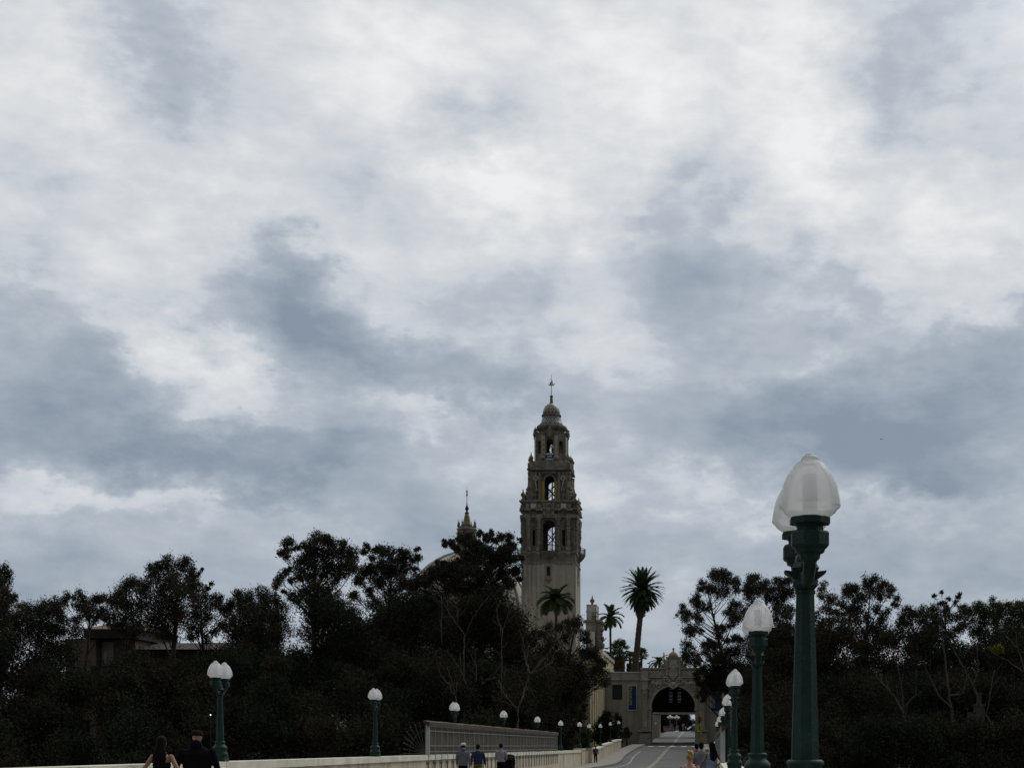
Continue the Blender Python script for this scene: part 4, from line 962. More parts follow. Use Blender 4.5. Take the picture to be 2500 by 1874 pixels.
hero_tree('tall broad eucalyptus crown, highest of the left skyline above the apartment roof', 415, 155, px_clumps([(1240, 130, 50), (1340, 130, 55), (1190, 150, 30), (1130, 180, 45), (1400, 170, 50), (1430, 230, 55), (1280, 200, 70), (1150, 240, 60), (1080, 330, 70), (1200, 330, 85), (1310, 300, 70), (1400, 300, 55), (1460, 300, 36), (1500, 185, 14), (1475, 215, 12), (1580, 290, 18), (1550, 320, 14), (1330, 400, 80), (1230, 450, 85), (1100, 430, 80), (1300, 540, 85), (1180, 560, 90), (1240, 640, 80)], *Z1, 155, J(4)), 4, r0=.42)
hero_tree('sloping left shoulder crown beside the tallest left eucalyptus', 300, 160, px_clumps([(1010, 270, 60), (960, 310, 50), (900, 340, 60), (850, 380, 50), (830, 430, 40), (970, 420, 70), (900, 450, 60), (850, 520, 42), (1000, 520, 70), (930, 540, 55), (1060, 600, 70), (900, 610, 50), (980, 650, 60), (830, 590, 36)], *Z1, 160, J(5)), 5, dens=.85)
hero_tree('thin see-through eucalyptus right of the tallest left crown, over the long roof', 490, 162, px_clumps([(1510, 340, 45), (1560, 390, 40), (1620, 390, 40), (1440, 400, 60), (1500, 450, 65), (1600, 450, 48), (1420, 510, 70), (1540, 540, 64), (1480, 620, 62), (1580, 640, 45), (1390, 620, 50), (1650, 480, 30), (1420, 680, 40), (1540, 690, 40)], *Z1, 162, J(6)), 6, dens=.8)
hero_tree('rough-topped dark eucalyptus between the thin tree and the round knobbed one', 600, 166, px_clumps([(1780, 360, 45), (1760, 420, 50), (1850, 400, 55), (1940, 350, 45), (1960, 410, 55), (2040, 400, 50), (1900, 460, 70), (1700, 450, 50), (1690, 520, 50), (1820, 500, 70), (2000, 490, 70), (2100, 460, 50), (1740, 600, 70), (1900, 580, 80), (2060, 580, 80), (1660, 600, 50), (1780, 680, 70), (1950, 680, 80), (2100, 660, 70)], *Z1, 166, J(7)), 7, dens=.9)
hero_tree('tall eucalyptus with round knobbed clumps and one detached left tuft', 785, 150, px_clumps([(440, 270, 62), (420, 340, 46), (375, 395, 52), (340, 380, 20), (520, 310, 36), (610, 300, 46), (720, 220, 66), (700, 290, 75), (820, 230, 46), (870, 260, 55), (960, 290, 55), (900, 350, 75), (1070, 350, 48), (1085, 430, 56), (1000, 400, 75), (780, 380, 85), (640, 400, 70), (580, 450, 75), (540, 540, 50), (555, 615, 50), (700, 500, 95), (850, 500, 95), (1000, 500, 85), (1080, 520, 48), (650, 610, 70), (780, 610, 60), (380, 585, 46), (330, 640, 46), (310, 700, 40), (450, 545, 40), (470, 650, 40), (390, 765, 26), (940, 610, 75), (740, 730, 75), (600, 750, 70), (860, 750, 80), (500, 820, 70), (700, 850, 90), (900, 880, 90)], *Z2, 150, J(8), 1.7), 8, r0=.45, dens=1.2)
hero_tree('broad eucalyptus with ragged right end, left of the tiled dome', 945, 158, px_clumps([(1220, 310, 42), (1190, 370, 36), (1270, 420, 40), (1330, 330, 48), (1390, 340, 55), (1450, 380, 66), (1570, 345, 42), (1620, 380, 50), (1725, 335, 30), (1755, 400, 36), (1700, 440, 44), (1580, 430, 66), (1480, 470, 75), (1380, 470, 60), (1300, 550, 75), (1200, 560, 75), (1440, 580, 95), (1600, 560, 85), (1725, 540, 34), (1715, 600, 36), (1150, 650, 75), (1350, 680, 85), (1550, 680, 85), (1250, 770, 55), (1450, 790, 75), (1650, 700, 66), (1300, 880, 80), (1560, 880, 90), (1100, 800, 60)], *Z2, 158, J(9), 1.7), 9, r0=.4, dens=1.2)
hero_tree('big dark eucalyptus in front of the dome lantern, left of the bell tower', 1185, 150, px_clumps([(460, 760, 40), (435, 725, 22), (540, 750, 40), (565, 790, 36), (640, 690, 55), (750, 660, 50), (720, 740, 80), (860, 770, 70), (600, 830, 55), (890, 640, 44), (1000, 695, 55), (1050, 620, 38), (950, 660, 30), (1095, 720, 40), (1150, 670, 52), (1250, 690, 56), (1290, 760, 46), (1330, 790, 34), (1200, 830, 66), (1280, 850, 56), (1100, 880, 85), (1000, 860, 85), (880, 880, 85), (750, 880, 90), (1330, 950, 55), (1380, 1080, 55), (1200, 960, 85), (1050, 990, 95), (900, 1000, 95), (700, 1000, 90), (600, 1050, 80), (490, 1060, 55), (420, 1010, 42), (350, 1000, 34), (330, 1070, 46), (1395, 720, 28), (1415, 940, 36), (560, 1160, 95), (750, 1150, 105), (950, 1150, 105), (1150, 1160, 90), (1290, 1110, 60), (400, 1180, 60), (300, 1150, 50), (260, 1100, 45), (230, 1180, 60), (330, 1130, 70), (450, 1130, 70), (180, 1200, 55), (120, 1240, 60), (230, 1250, 75), (60, 1280, 70), (1250, 1250, 80), (500, 1300, 100), (700, 1320, 110), (900, 1320, 110), (1090, 1320, 90), (1380, 1200, 40)], *Z8, 150, J(10), 1.8), 10, r0=.5, dens=1.7)
hero_tree('low dark eucalyptus leaning over the museum wing, right of the queen palm', 1345, 172, px_clumps([(1600, 260, 62), (1500, 265, 42), (1560, 330, 62), (1440, 320, 50), (1670, 390, 52), (1685, 450, 44), (1330, 320, 44), (1250, 380, 60), (1380, 440, 80), (1500, 430, 50), (1750, 545, 62), (1650, 560, 80), (1780, 620, 62), (1850, 650, 40), (1820, 720, 64), (1865, 840, 52), (1750, 780, 84), (1600, 700, 95), (1450, 600, 105), (1300, 560, 105), (1690, 870, 55), (1560, 850, 105), (1620, 990, 80), (1670, 1090, 36), (1500, 1000, 105), (1640, 1180, 50), (1400, 800, 110), (1330, 1000, 110), (1580, 1120, 70), (1620, 1290, 50)], *Z5, 172, J(11), 1.6), 11, r0=.4)
hero_tree('airy eucalyptus with layered tufts right of the arch crest', 1776, 190, px_clumps([(690, 190, 42), (620, 210, 52), (740, 220, 46), (590, 250, 50), (680, 280, 76), (780, 290, 55), (850, 290, 45), (490, 310, 45), (480, 370, 46), (560, 380, 64), (640, 400, 75), (720, 390, 66), (830, 370, 50), (420, 465, 50), (390, 510, 46), (460, 540, 64), (540, 560, 52), (290, 555, 38), (265, 625, 40), (330, 640, 56), (300, 690, 40), (420, 650, 44), (460, 705, 50), (400, 780, 55), (330, 790, 52), (360, 830, 44), (465, 800, 38), (810, 530, 55), (780, 610, 64), (860, 560, 46), (840, 680, 74), (790, 745, 46), (650, 765, 40), (700, 790, 52), (650, 850, 50), (560, 920, 52), (520, 960, 50), (330, 960, 54), (370, 1020, 64), (300, 1060, 54), (350, 1110, 64), (440, 1090, 54), (520, 1040, 54), (610, 960, 64), (430, 1160, 40), (560, 1100, 32)], *ZR, 190, J(12), 1.6), 12, dens=.95, r0=.36)
hero_tree('dense dark eucalyptus behind the second near lamp globe', 1870, 176, px_clumps([(980, 280, 56), (1030, 260, 56), (950, 350, 66), (1050, 350, 85), (1140, 330, 52), (1160, 390, 75), (980, 430, 74), (1260, 310, 55), (1320, 290, 50), (1380, 290, 46), (1300, 380, 76), (1200, 460, 60), (1390, 390, 66), (1250, 530, 62), (1340, 500, 75), (1290, 620, 64), (1380, 620, 75), (1300, 740, 64), (1230, 690, 44), (1380, 780, 75), (1000, 560, 60), (900, 620, 60), (1120, 600, 50), (1020, 760, 70), (1150, 820, 70)], *ZR, 176, J(13), 1.7), 13, r0=.42)
hero_tree('round dark shrubby tree filling the corner between the arch and the second near lamp', 1765, 186, px_clumps([(720, 1080, 105), (820, 1020, 80), (660, 1060, 64), (620, 1130, 56), (900, 900, 60), (830, 880, 50), (760, 920, 40), (700, 1200, 100), (580, 1230, 70), (500, 1200, 50), (460, 1270, 50), (540, 1330, 60), (500, 1420, 60), (470, 1350, 40), (600, 1400, 70), (700, 1350, 100), (830, 1180, 100), (820, 1340, 100), (960, 1050, 90), (920, 1250, 100), (480, 1500, 45), (430, 1300, 30)], *ZR, 186, J(14), 1.3), 14, name='broadleaf_tree', dens=1.1, group=None, material=LEAF_U)
hero_tree('twin-topped eucalyptus with clear gaps right of the nearest lamp post', 2105, 150, px_clumps([(230, 270, 46), (290, 270, 46), (200, 320, 46), (270, 340, 55), (370, 215, 46), (430, 200, 46), (400, 270, 52), (480, 250, 46), (530, 265, 46), (555, 310, 36), (470, 320, 50), (600, 345, 30), (590, 395, 32), (350, 350, 50), (310, 430, 54), (240, 420, 56), (180, 400, 44), (450, 430, 40), (500, 460, 42), (380, 500, 50), (280, 510, 54), (200, 500, 54), (480, 530, 46), (200, 610, 54), (330, 610, 50), (420, 600, 54), (250, 720, 70), (400, 720, 80), (520, 640, 50)], *Z4, 150, J(15), 1.6), 15, dens=.85)
hero_tree('thin reddish eucalyptus close beside the nearest lamp post on its right', 2020, 158, px_clumps([(30, 255, 36), (20, 320, 36), (70, 350, 50), (105, 370, 34), (60, 440, 52), (125, 450, 34), (100, 520, 50), (30, 540, 46), (110, 640, 50), (20, 640, 50), (-60, 480, 60), (-40, 600, 60), (60, 740, 70)], *Z4, 158, J(16), 1.5), 16, dens=.8, tint=(.35, 1))
hero_tree('lower spreading eucalyptus left of the bare pale trunks', 2230, 162, px_clumps([(680, 445, 46), (740, 460, 46), (800, 435, 36), (640, 490, 36), (700, 500, 52), (780, 500, 52), (840, 480, 44), (620, 540, 34), (670, 560, 44), (600, 620, 54), (700, 640, 46), (850, 560, 46), (850, 650, 62), (590, 700, 60), (760, 760, 60), (680, 740, 50)], *Z4, 162, J(17), 1.6), 17, dens=.85)
hero_tree('spindly tree with loose tufts on bare twigs near the right edge', 2305, 148, px_clumps([(880, 440, 42), (930, 390, 18), (960, 385, 22), (980, 420, 26), (1080, 320, 20), (1070, 345, 10), (1060, 390, 22), (1100, 420, 32), (945, 300, 13), (885, 330, 11), (1000, 350, 8), (990, 460, 38), (900, 490, 46), (960, 520, 56), (1060, 490, 36), (1110, 460, 38), (900, 600, 60), (1000, 620, 60), (1080, 580, 50)], *Z4, 148, J(18), 1.4), 18, dens=.9)
hero_tree('flat-topped green pine row end at the right picture edge', 2440, 178, px_clumps([(1210, 400, 32), (1250, 410, 36), (1340, 385, 36), (1400, 400, 36), (1470, 410, 36), (1540, 395, 36), (1580, 420, 40), (1200, 460, 46), (1300, 450, 56), (1400, 460, 56), (1500, 460, 56), (1580, 480, 60), (1150, 450, 36), (1250, 530, 56), (1350, 530, 56), (1450, 540, 60), (1550, 560, 60), (1150, 540, 56), (1640, 480, 70), (1250, 620, 70), (1400, 640, 80), (1540, 660, 80), (1660, 620, 80)], *Z4, 178, J(19), 1.6), 19, name='pine_tree', material=LEAF_G, group=None, dens=1.1)

# ------------------------------------------------------------------ the dark wooded slopes: one uncountable mass on each side
def in_hole(px, py, r):
    for a, b, c, d in ((212, 262, 1528, 1548), (226, 260, 1578, 1640), (300, 470, 1560, 1602), (196, 236, 1755, 1788)):
        if a - r * .55 < px < b + r * .55 and c - r * .55 < py < d + r * .55: return True
    return False
def slope(name, regions, seed, lab):
    rng = random.Random(seed); cl = []
    for (xa, xb, ya, yb, n, Ya, Yb) in regions:
        for _ in range(n):
            px, py = rng.uniform(xa, xb), rng.uniform(ya, yb); Y = rng.uniform(Ya, Yb); r = rng.uniform(1.1, 2.7)
            if in_hole(px, py, r * F / Y): continue
            p = W(px, py, Y)
            if p.x > -12.5 and p.x < 3.5: continue
            cl.append((p, r))
    o = leaf_cloud(name, cl, LEAF_U, None, seed, L=.27, Wd=.105, dens=.62, droop=.2)
    tag(o, lab, 'woodland', kind='stuff')
slope('woodland', [(-60, 200, 1560, 1700, 26, 135, 160), (180, 620, 1600, 1720, 42, 130, 158), (600, 1000, 1480, 1640, 48, 140, 165), (980, 1300, 1470, 1650, 42, 140, 162), (-200, 700, 1690, 1790, 72, 125, 150), (650, 1330, 1620, 1760, 72, 125, 155),
                   (-200, 1340, 1770, 1900, 132, 118, 140), (1100, 1400, 1640, 1850, 40, 150, 172), (-60, 1350, 1600, 1840, 90, 165, 178), (-200, 1430, 1640, 1870, 130, 177, 181)], 31, 'dark brown-green wooded slope behind the far parapet')
slope('woodland', [(1850, 2680, 1560, 1700, 84, 140, 168), (1800, 2680, 1680, 1800, 98, 128, 155), (1780, 2680, 1770, 1900, 92, 118, 140), (1790, 1950, 1600, 1860, 40, 160, 185), (1900, 2540, 1580, 1840, 60, 165, 185), (1800, 2560, 1640, 1870, 90, 186, 196)], 32, 'dark wooded slope on the right behind the near lamp posts')

# bare pale trees standing in the slope
def bare(label, Z, Y, lines, seed, bark=None, r=.10):
    ox, oy, sc = Z; rng = random.Random(seed); mb = MB()
    x0, y0 = lines[0][0]; b = W(ox + x0 / sc, oy + y0 / sc, Y); base = Vector((b.x, b.y, min(terr(b.x, b.y), b.z) - .2))
    root = thing('bare_tree', label, 'tree', tuple(base), 0, 'bare pale trees in the wooded slopes')
    for i, ln in enumerate(lines):
        pts = []
        for j, (x, y) in enumerate(ln):
            pts.append(W(ox + x / sc, oy + y / sc, Y) - base + Vector((0, rng.uniform(-.35, .35), 0)))
        if i == 0: pts = [Vector((0, 0, 0))] + pts
        m = 5; fine = []
        for j in range(len(pts) - 1):
            for k in range(m):
                t = k / m; fine.append(pts[j].lerp(pts[j + 1], t) + Vector((rng.uniform(-.05, .05), 0, rng.uniform(-.04, .04))))
        fine.append(pts[-1]); rr = r if i == 0 else r * .62
        rad = [rr * (1 - .8 * k / (len(fine) - 1)) + .012 for k in range(len(fine))]
        q = MB(); q.tube(fine, rad, 6)
        for k in range(2, len(fine), 3):             # side twigs
            d = (fine[k] - fine[k - 1]).normalized(); s = Vector((rng.uniform(-1, 1), rng.uniform(-.6, .6), rng.uniform(.2, 1))).normalized(); ln_ = rng.uniform(.4, 1.5)
            e = fine[k] + (d * .6 + s * .8) * ln_
            q.tube([fine[k], fine[k].lerp(e, .5) + Vector((rng.uniform(-.08, .08), 0, rng.uniform(-.08, .08))), e], [rad[k] * .45 + .006, .014, .006], 4)
        q.build('trunk' if i == 0 else 'branch', bark or BARK_P, root)
GB = mat('grey_bark', (.075, .068, .06), .9, .4, 1.3, .4, 6)
bare('large forked bare tree above the fence between its two middle lamps', Z5, 120, [[(1035, 1330), (1035, 1090)], [(1035, 1090), (1000, 1070), (930, 980), (880, 910), (850, 820)], [(1035, 1090), (1080, 1000), (1100, 900), (1150, 760), (1250, 660), (1330, 570), (1410, 420)], [(1150, 760), (1110, 640), (1080, 520), (1085, 410)], [(1150, 760), (1220, 730), (1330, 670), (1390, 620)], [(1110, 640), (1140, 480)]], 1, r=.10)
bare('cluster of thin bare stems above the spiked fence end', Z5, 121, [[(435, 1000), (370, 860), (300, 770), (265, 690)], [(430, 960), (400, 800), (350, 690)], [(540, 870), (500, 760), (440, 650)], [(640, 840), (640, 700), (600, 600)], [(700, 860), (740, 820), (830, 790)], [(700, 860), (690, 780)]], 2, r=.045)
bare('tall thin bare branches high in front of the dome trees', Z5, 128, [[(520, 600), (520, 390), (450, 280), (380, 190), (320, 90), (260, 70)], [(310, 480), (315, 100), (300, 20)], [(540, 350), (610, 220), (700, 90)], [(460, 260), (450, 130), (390, 80)]], 3, r=.04)
bare('pale forked bare branches left of the queen palm', Z5, 128, [[(880, 620), (880, 460), (885, 350), (850, 260), (830, 150), (870, 60)], [(885, 350), (930, 220), (990, 150)]], 4, r=.045)
bare('leafless tree with tall straight stem right of the nearest lamp', Z4, 124, [[(1035, 1300), (1010, 1100), (980, 900), (960, 640), (940, 430)], [(1030, 1200), (930, 1110), (860, 960), (800, 830)], [(1010, 1100), (1100, 1090), (1140, 960)]], 5, GB, .13)
bare('leaning leafless tree crossing in front of the stone pillar', Z4, 122, [[(1410, 1430), (1330, 1310), (1240, 1170), (1190, 1030), (1130, 920), (1060, 780), (1000, 680)], [(1410, 1400), (1490, 1350), (1530, 1200)], [(1190, 1030), (1230, 900), (1210, 700)], [(1290, 1240), (1330, 1040), (1360, 900)]], 6, GB, .10)
bare('leafless branches reaching in from the right picture edge', Z4, 124, [[(1600, 1100), (1582, 900), (1540, 740), (1510, 600)], [(1582, 920), (1430, 810), (1330, 770)], [(1540, 740), (1440, 640)]], 7, BARK_P, .07)
bare('small pale bare branch low in the slope right of the nearest lamp', Z4, 122, [[(665, 1260), (590, 1110), (530, 1050), (440, 950)], [(540, 1050), (515, 960)]], 8, BARK_P, .07)
bare('slender upright bare stems between the nearest lamp and the straight leafless tree', Z4, 128, [[(650, 1200), (640, 1050), (600, 850), (545, 700)], [(660, 1190), (750, 1080), (750, 900)]], 9, GB, .07)
o = leaf_cloud('flowering_shrub', [(W(2436, 1587, 124) + Vector((dx, 0, dz)), .34) for dx, dz in ((0, 0), (-.35, .1), (.35, .05), (.1, .3))], leaf_mat('yellow_blossom', [(.10, .12, .02), (.20, .20, .025)]), None, 5, L=.14, Wd=.08, dens=1.2)
tag(o, 'small yellow-green flowering spray among bare branches at the right', 'shrub')

# shrubs at the foot of the gate
def shrub(label, pts, seed, material=None):
    b = pts[0][0]; z = terr(b.x, b.y); base = Vector((b.x, b.y, z - .1)); root = thing('shrub', label, 'shrub', tuple(base), 0, 'shrubs below the gate')
    q = MB()
    for p, r in pts: q.tube([(0, 0, 0), (p - base) * .5 + Vector((.05, 0, -.1)), p - base], [.05, .035, .01], 5)
    q.build('stem', BARK, root); leaf_cloud('foliage', [(p - base, r) for p, r in pts], material or LEAF_U, root, seed, L=.26, Wd=.10, dens=1.2)
shrub('tall dark shrub beside the cream museum wing', [(W(x, y, 178), r) for x, y, r in ((1478, 1762, .9), (1466, 1780, 1.0), (1490, 1782, .9), (1475, 1800, 1.0), (1492, 1800, .8), (1455, 1800, .8), (1484, 1742, .6), (1470, 1750, .6))], 41)
shrub('dark shrub behind the smallest lamps at the parapet end', [(W(x, y, 188), r) for x, y, r in ((1508, 1770, .8), (1500, 1785, .9), (1512, 1795, .8), (1498, 1802, .9), (1514, 1808, .6), (1506, 1748, .55), (1515, 1757, .4))], 42)
shrub('small round shrub against the grey wall by the sign', [(W(x, y, 200), r) for x, y, r in ((1530, 1785, .55), (1526, 1778, .45), (1534, 1792, .5), (1527, 1796, .45))], 43)
shrub('low ragged bush behind the recessed wall panel', [(W(x, y, 150), r) for x, y, r in ((1428, 1790, .7), (1420, 1805, .7), (1436, 1808, .6), (1426, 1820, .6))], 44, LEAF_G)

# ------------------------------------------------------------------ palms
def frond(mb, tint, start, az, el, L_, leaf, droop, n=22, hang=.5, wd=.05, rng=random):
    """feather frond: arched rachis with narrow leaflets on both sides"""
    d = Vector((cos(az) * cos(el), sin(az) * cos(el), sin(el))); side = Vector((-sin(az), cos(az), 0)); pts = [Vector(start)]; m = 10
    for k in range(m):
        d = (d + Vector((0, 0, -droop / m))).normalized(); pts.append(pts[-1] + d * L_ / m)
    mb.tube(pts, [.045 * (1 - .8 * k / m) for k in range(m + 1)], 4); nf = len(mb.f)
    for k in range(n):
        t = .10 + .9 * k / (n - 1); f = t * m; i = min(int(f), m - 1); p = pts[i].lerp(pts[i + 1], f - i); ax = (pts[i + 1] - pts[i]).normalized(); up = side.cross(ax)
        l = leaf * (sin(pi * min(1, .18 + t * .82)) ** .6) * rng.uniform(.85, 1.1)
        for s in (-1, 1):
            v = (side * s * .85 + ax * .55 + up * (-hang * .6 + rng.uniform(-.1, .1))).normalized(); e = p + v * l + Vector((0, 0, -hang * l * .35)); w_ = ax * wd
            mb.add([p - w_, p + w_, p.lerp(e, .55) + w_ * .9 + Vector((0, 0, .04)), e, p.lerp(e, .55) - w_ * .9 + Vector((0, 0, .04))], [(0, 1, 2, 3, 4)])
def tinted(mb, name, material, parent, seed, lo=0.0, hi=1.0):
    o = mb.build(name, material, parent); me = o.data; rg = np.random.default_rng(seed)
    a = me.attributes.new('tint', 'FLOAT', 'FACE'); a.data.foreach_set('value', (lo + (hi - lo) * rg.random(len(me.polygons))).astype(np.float32)); return o
def trunk_between(root, a, b, ra, rb, rings=16, swell=0, name='trunk'):
    q = MB(); a, b = Vector(a), Vector(b); pts = []; rad = []
    for k in range(rings * 2 + 1):
        t = k / (rings * 2); pts.append(a.lerp(b, t) + Vector((.12 * sin(t * 3), 0, 0)) * (1 - t) * t * 4); rad.append((ra + (rb - ra) * t) * (1.05 if k % 2 else .97) + swell * math.exp(-((t - .97) / .05) ** 2))
    q.tube(pts, rad, 10); return q.build(name, PALM_T, root)
def feather_palm(label, px, py, Y, r, basepx, seed, rad=.2, n=16, leaf=.75, name='queen_palm', shaft=True, wd=.06):
    rng = random.Random(seed); top = W(px, py, Y); bx = (basepx - VX) * Y / F; base = Vector((bx, Y, terr(bx, Y) - .3)); root = thing(name, label, 'palm tree', tuple(base), 0, 'feather palms'); h = top - base
    trunk_between(root, (0, 0, 0), h - Vector((0, 0, .5)), rad * 1.25, rad, 22)
    if shaft: q = MB(); q.lathe([(rad * .9, h.z - 1.5), (rad * 1.25, h.z - 1.1), (rad * 1.1, h.z - .4), (rad * .6, h.z + .2)], 10, h.x, h.y); q.build('crownshaft', mat('green_crownshaft', (.06, .08, .035), .7, .3, 3), root)
    for k in range(n):
        a = k * 2.39996 + rng.uniform(-.2, .2); e = radians(72 - 78 * (k / n) + rng.uniform(-8, 8)); mb = MB()
        frond(mb, None, h, a, e, r * rng.uniform(.9, 1.12), leaf, 1.9 if k > 3 else 1.3, 26, .8, wd, rng); tinted(mb, 'frond', PALM_L, root, seed * 50 + k, 0, .75)
feather_palm('queen palm with drooping green fronds in front of the bell tower shaft', 1358, 1466, 215, 3.1, 1352, 3, n=26, leaf=1.15, wd=.085)
feather_palm('slender queen palm right of the pale stone gable', 1490, 1508, 232, 2.7, 1489, 4, rad=.17, n=16, leaf=.85, wd=.07)
feather_palm('half hidden palm showing its fronds below the slender queen palm', 1462, 1592, 228, 2.6, 1462, 6, rad=.2, n=12, leaf=.8)
feather_palm('small feathery palm peeking over the gate left of its crest', 1609, 1618, 262, 2.3, 1610, 7, rad=.16, n=14, leaf=.7)
# the big date palm
rng = random.Random(17); Yd = 232; top = W(1568, 1440, Yd); bx = (1528 - VX) * Yd / F; base = Vector((bx, Yd, terr(bx, Yd) - .2)); dp = thing('date_palm', 'tall leaning date palm with big round crown above the gate wing', 'palm tree', tuple(base), 0, None); h = top - base
neck = (W(1563, 1506, Yd) - base); trunk_between(dp, (0, 0, 0), neck, .66, .44, 26)
q = MB(); q.tube([neck + Vector((-.08, 0, -.25)), neck + Vector((.02, 0, .35)), neck + Vector((.12, 0, 1.3)), neck + Vector((.22, 0, 2.6)), h + Vector((0, 0, .3))], [.42, .68, .80, .88, .45], 12)
for k in range(70):
    a = k * 2.4; z = k / 70; p = neck + Vector((.05 + .2 * z, 0, .1 + z * 2.8)); r = .70 + .16 * z
    q.tube([p + Vector((cos(a) * (r - .15), sin(a) * (r - .15), 0)), p + Vector((cos(a) * (r + .12), sin(a) * (r + .12), .25))], [.10, .05], 4)
q.build('frond_boots', PALM_T, dp)
for k in range(124):
    a = k * 2.39996; t = k / 124; e = radians(86 - 158 * t + rng.uniform(-6, 6)); mb = MB(); L_ = (3.55 if t < .55 else 3.55 - .7 * (t - .55)) * rng.uniform(.94, 1.06)
    frond(mb, None, h + Vector((cos(a) * .25, sin(a) * .25, .3 - .7 * t)), a, e, L_, .6, .95 if t < .5 else .75, 26, .2, .065, rng); tinted(mb, 'frond', PALM_L, dp, 900 + k, 0, .5)
# fan palms
def fan_palm(label, px, py, Y, s, seed, skirt=True):
    rng = random.Random(seed); top = W(px, py, Y); base = Vector((top.x + rng.uniform(-.3, .3), Y, terr(top.x, Y) - .3)); root = thing('fan_palm', label, 'palm tree', tuple(base), 0, 'fan palms behind the gate'); h = top - base
    trunk_between(root, (0, 0, 0), h, .26, .2, 14)
    def fan(mb, a, e, L_, R, fold=.25):
        d = Vector((cos(a) * cos(e), sin(a) * cos(e), sin(e))); c = h + d * L_; mb.tube([h, h.lerp(c, .5) + Vector((0, 0, .06)), c], [.03, .02, .015], 4)
        u = Vector((-sin(a), cos(a), 0)); w = d
        for k in range(13):
            g = radians(-115 + 230 * k / 12); v = (w * cos(g) + u * sin(g)) + Vector((0, 0, -.25)); v.normalize(); q_ = (w * -sin(g) + u * cos(g)) * .07 * s
            e1 = c + v * R * .65; e2 = c + v * R + Vector((0, 0, -.22 * R)); mb.add([c, e1 + q_, e2, e1 - q_], [(0, 1, 2, 3)])
    for k in range(26):
        mb = MB(); fan(mb, k * 2.4, radians(80 - 100 * k / 26 + rng.uniform(-8, 8)), rng.uniform(.75, 1.05) * s, .72 * s); tinted(mb, 'frond', PALM_L, root, seed * 70 + k, 0, .8)
    if skirt:
        for k in range(26):
            mb = MB(); h0 = h.copy(); h -= Vector((0, 0, (k / 26) * 2.0 * s)); fan(mb, k * 2.4, radians(-62 + rng.uniform(-14, 10)), .8 * s, .7 * s); h = h0
            tinted(mb, 'dead_frond', PALM_D, root, seed * 90 + k)
fan_palm('bushiest tall fan palm with brown skirt, left of the date palm trunk', 1513, 1586, 248, 1.35, 51)
fan_palm('second stem of the fan palm pair left of the date palm trunk, lower crown', 1508, 1602, 252, 1.1, 52)
fan_palm('short fan palm tucked against the left side of the date palm trunk', 1538, 1608, 250, .95, 53)
fan_palm('fan palm immediately right of the date palm trunk', 1557, 1604, 252, .95, 54)
fan_palm('rightmost fan palm with clear thin stem above the gate wing', 1566, 1598, 256, 1.0, 55, False)
fan_palm('low fan palm behind the slender queen palm stem', 1487, 1612, 254, .9, 56)

# ------------------------------------------------------------------ apartment house among the trees
def A(px, py, Y=172.0): return W(px, py, Y)
ap = thing('apartment_house', 'dim brown apartment house half hidden in the left trees, one pale window', 'house', (A(270, 1820).x, 172, 0))
def X_(px): return (px - 270) * 172 / F
def Z_(py): return EYE + (HY - py) * 172 / F
WB = mat('brown_stucco', (.16, .125, .095), .9, .25, .6); ROOFB = mat('brown_roof_shingle', (.05, .038, .033), .9, .3, 2); DARKW = mat('dark_fascia', (.03, .028, .03), .9, .3, 2)
MB().box(X_(160), X_(330), 0, 12, -2, Z_(1558)).box(X_(330), X_(560), 2, 12, -2, Z_(1585)).box(X_(222), X_(246), -1.4, 0, -2, Z_(1562)).build('wall', WB, ap)
q = MB(); q.box(X_(222), X_(340), -2.0, 12.5, Z_(1560), Z_(1538)); q.build('fascia', DARKW, ap)
q = MB(); q.add([(X_(205), -1, Z_(1536)), (X_(345), -1, Z_(1536)), (X_(345), 13, Z_(1536)), (X_(205), 13, Z_(1536)), (X_(232), 4, Z_(1516)), (X_(320), 4, Z_(1516)), (X_(320), 8, Z_(1516)), (X_(232), 8, Z_(1516))], [(0, 1, 5, 4), (1, 2, 6, 5), (2, 3, 7, 6), (3, 0, 4, 7), (4, 5, 6, 7), (3, 2, 1, 0)])
q.build('roof', mat('tan_roof', (.14, .095, .07), .9, .25, 2), ap)
q = MB(); q.add([(X_(325), 0, Z_(1584)), (X_(575), 0, Z_(1584)), (X_(575), 13, Z_(1584)), (X_(325), 13, Z_(1584)), (X_(335), 6, Z_(1560)), (X_(560), 6, Z_(1560))], [(0, 1, 5, 4), (2, 3, 4, 5), (1, 2, 5), (3, 0, 4), (3, 2, 1, 0)]); q.build('roof', ROOFB, ap)
MB().box(X_(462), X_(540), 5.7, 6.3, Z_(1561), Z_(1559.5)).build('ridge_flashing', WHITEP, ap)
w = MB().box(X_(249), X_(277), -.06, .02, Z_(1625), Z_(1566)); wf = w.build('window', mat('pale_window_frame', (.42, .36, .27), .8, .15, 2), ap)
MB().box(X_(254), X_(260), -.10, -.055, Z_(1622), Z_(1590)).build('pane', mat('pale_curtain', (.55, .58, .62), .6, .1, 2), wf)
q = MB(); q.box(X_(248), X_(285), -1.0, -.95, Z_(1613), Z_(1611.5)).box(X_(248), X_(285), -1.0, -.95, Z_(1624), Z_(1622))
for k in range(9): q.box(X_(248) + k * .2, X_(248) + k * .2 + .03, -1.0, -.96, Z_(1624), Z_(1612))
q.build('balcony_rail', IRON, ap); MB().box(X_(235), X_(330), -1.6, 0, Z_(1662), Z_(1626)).build('balcony', DARKW, ap)
MB().box(X_(162), X_(200), -.05, .02, Z_(1782), Z_(1758)).build('window', HOLE, ap); MB().box(X_(214), X_(230), -1.46, -1.4, Z_(1782), Z_(1758)).build('window', HOLE, ap)
MB().box(X_(200), X_(208), -.3, 0, Z_(1800), Z_(1750)).build('pier', mat('grey_pier', (.17, .17, .175), .9, .2, 2), ap)

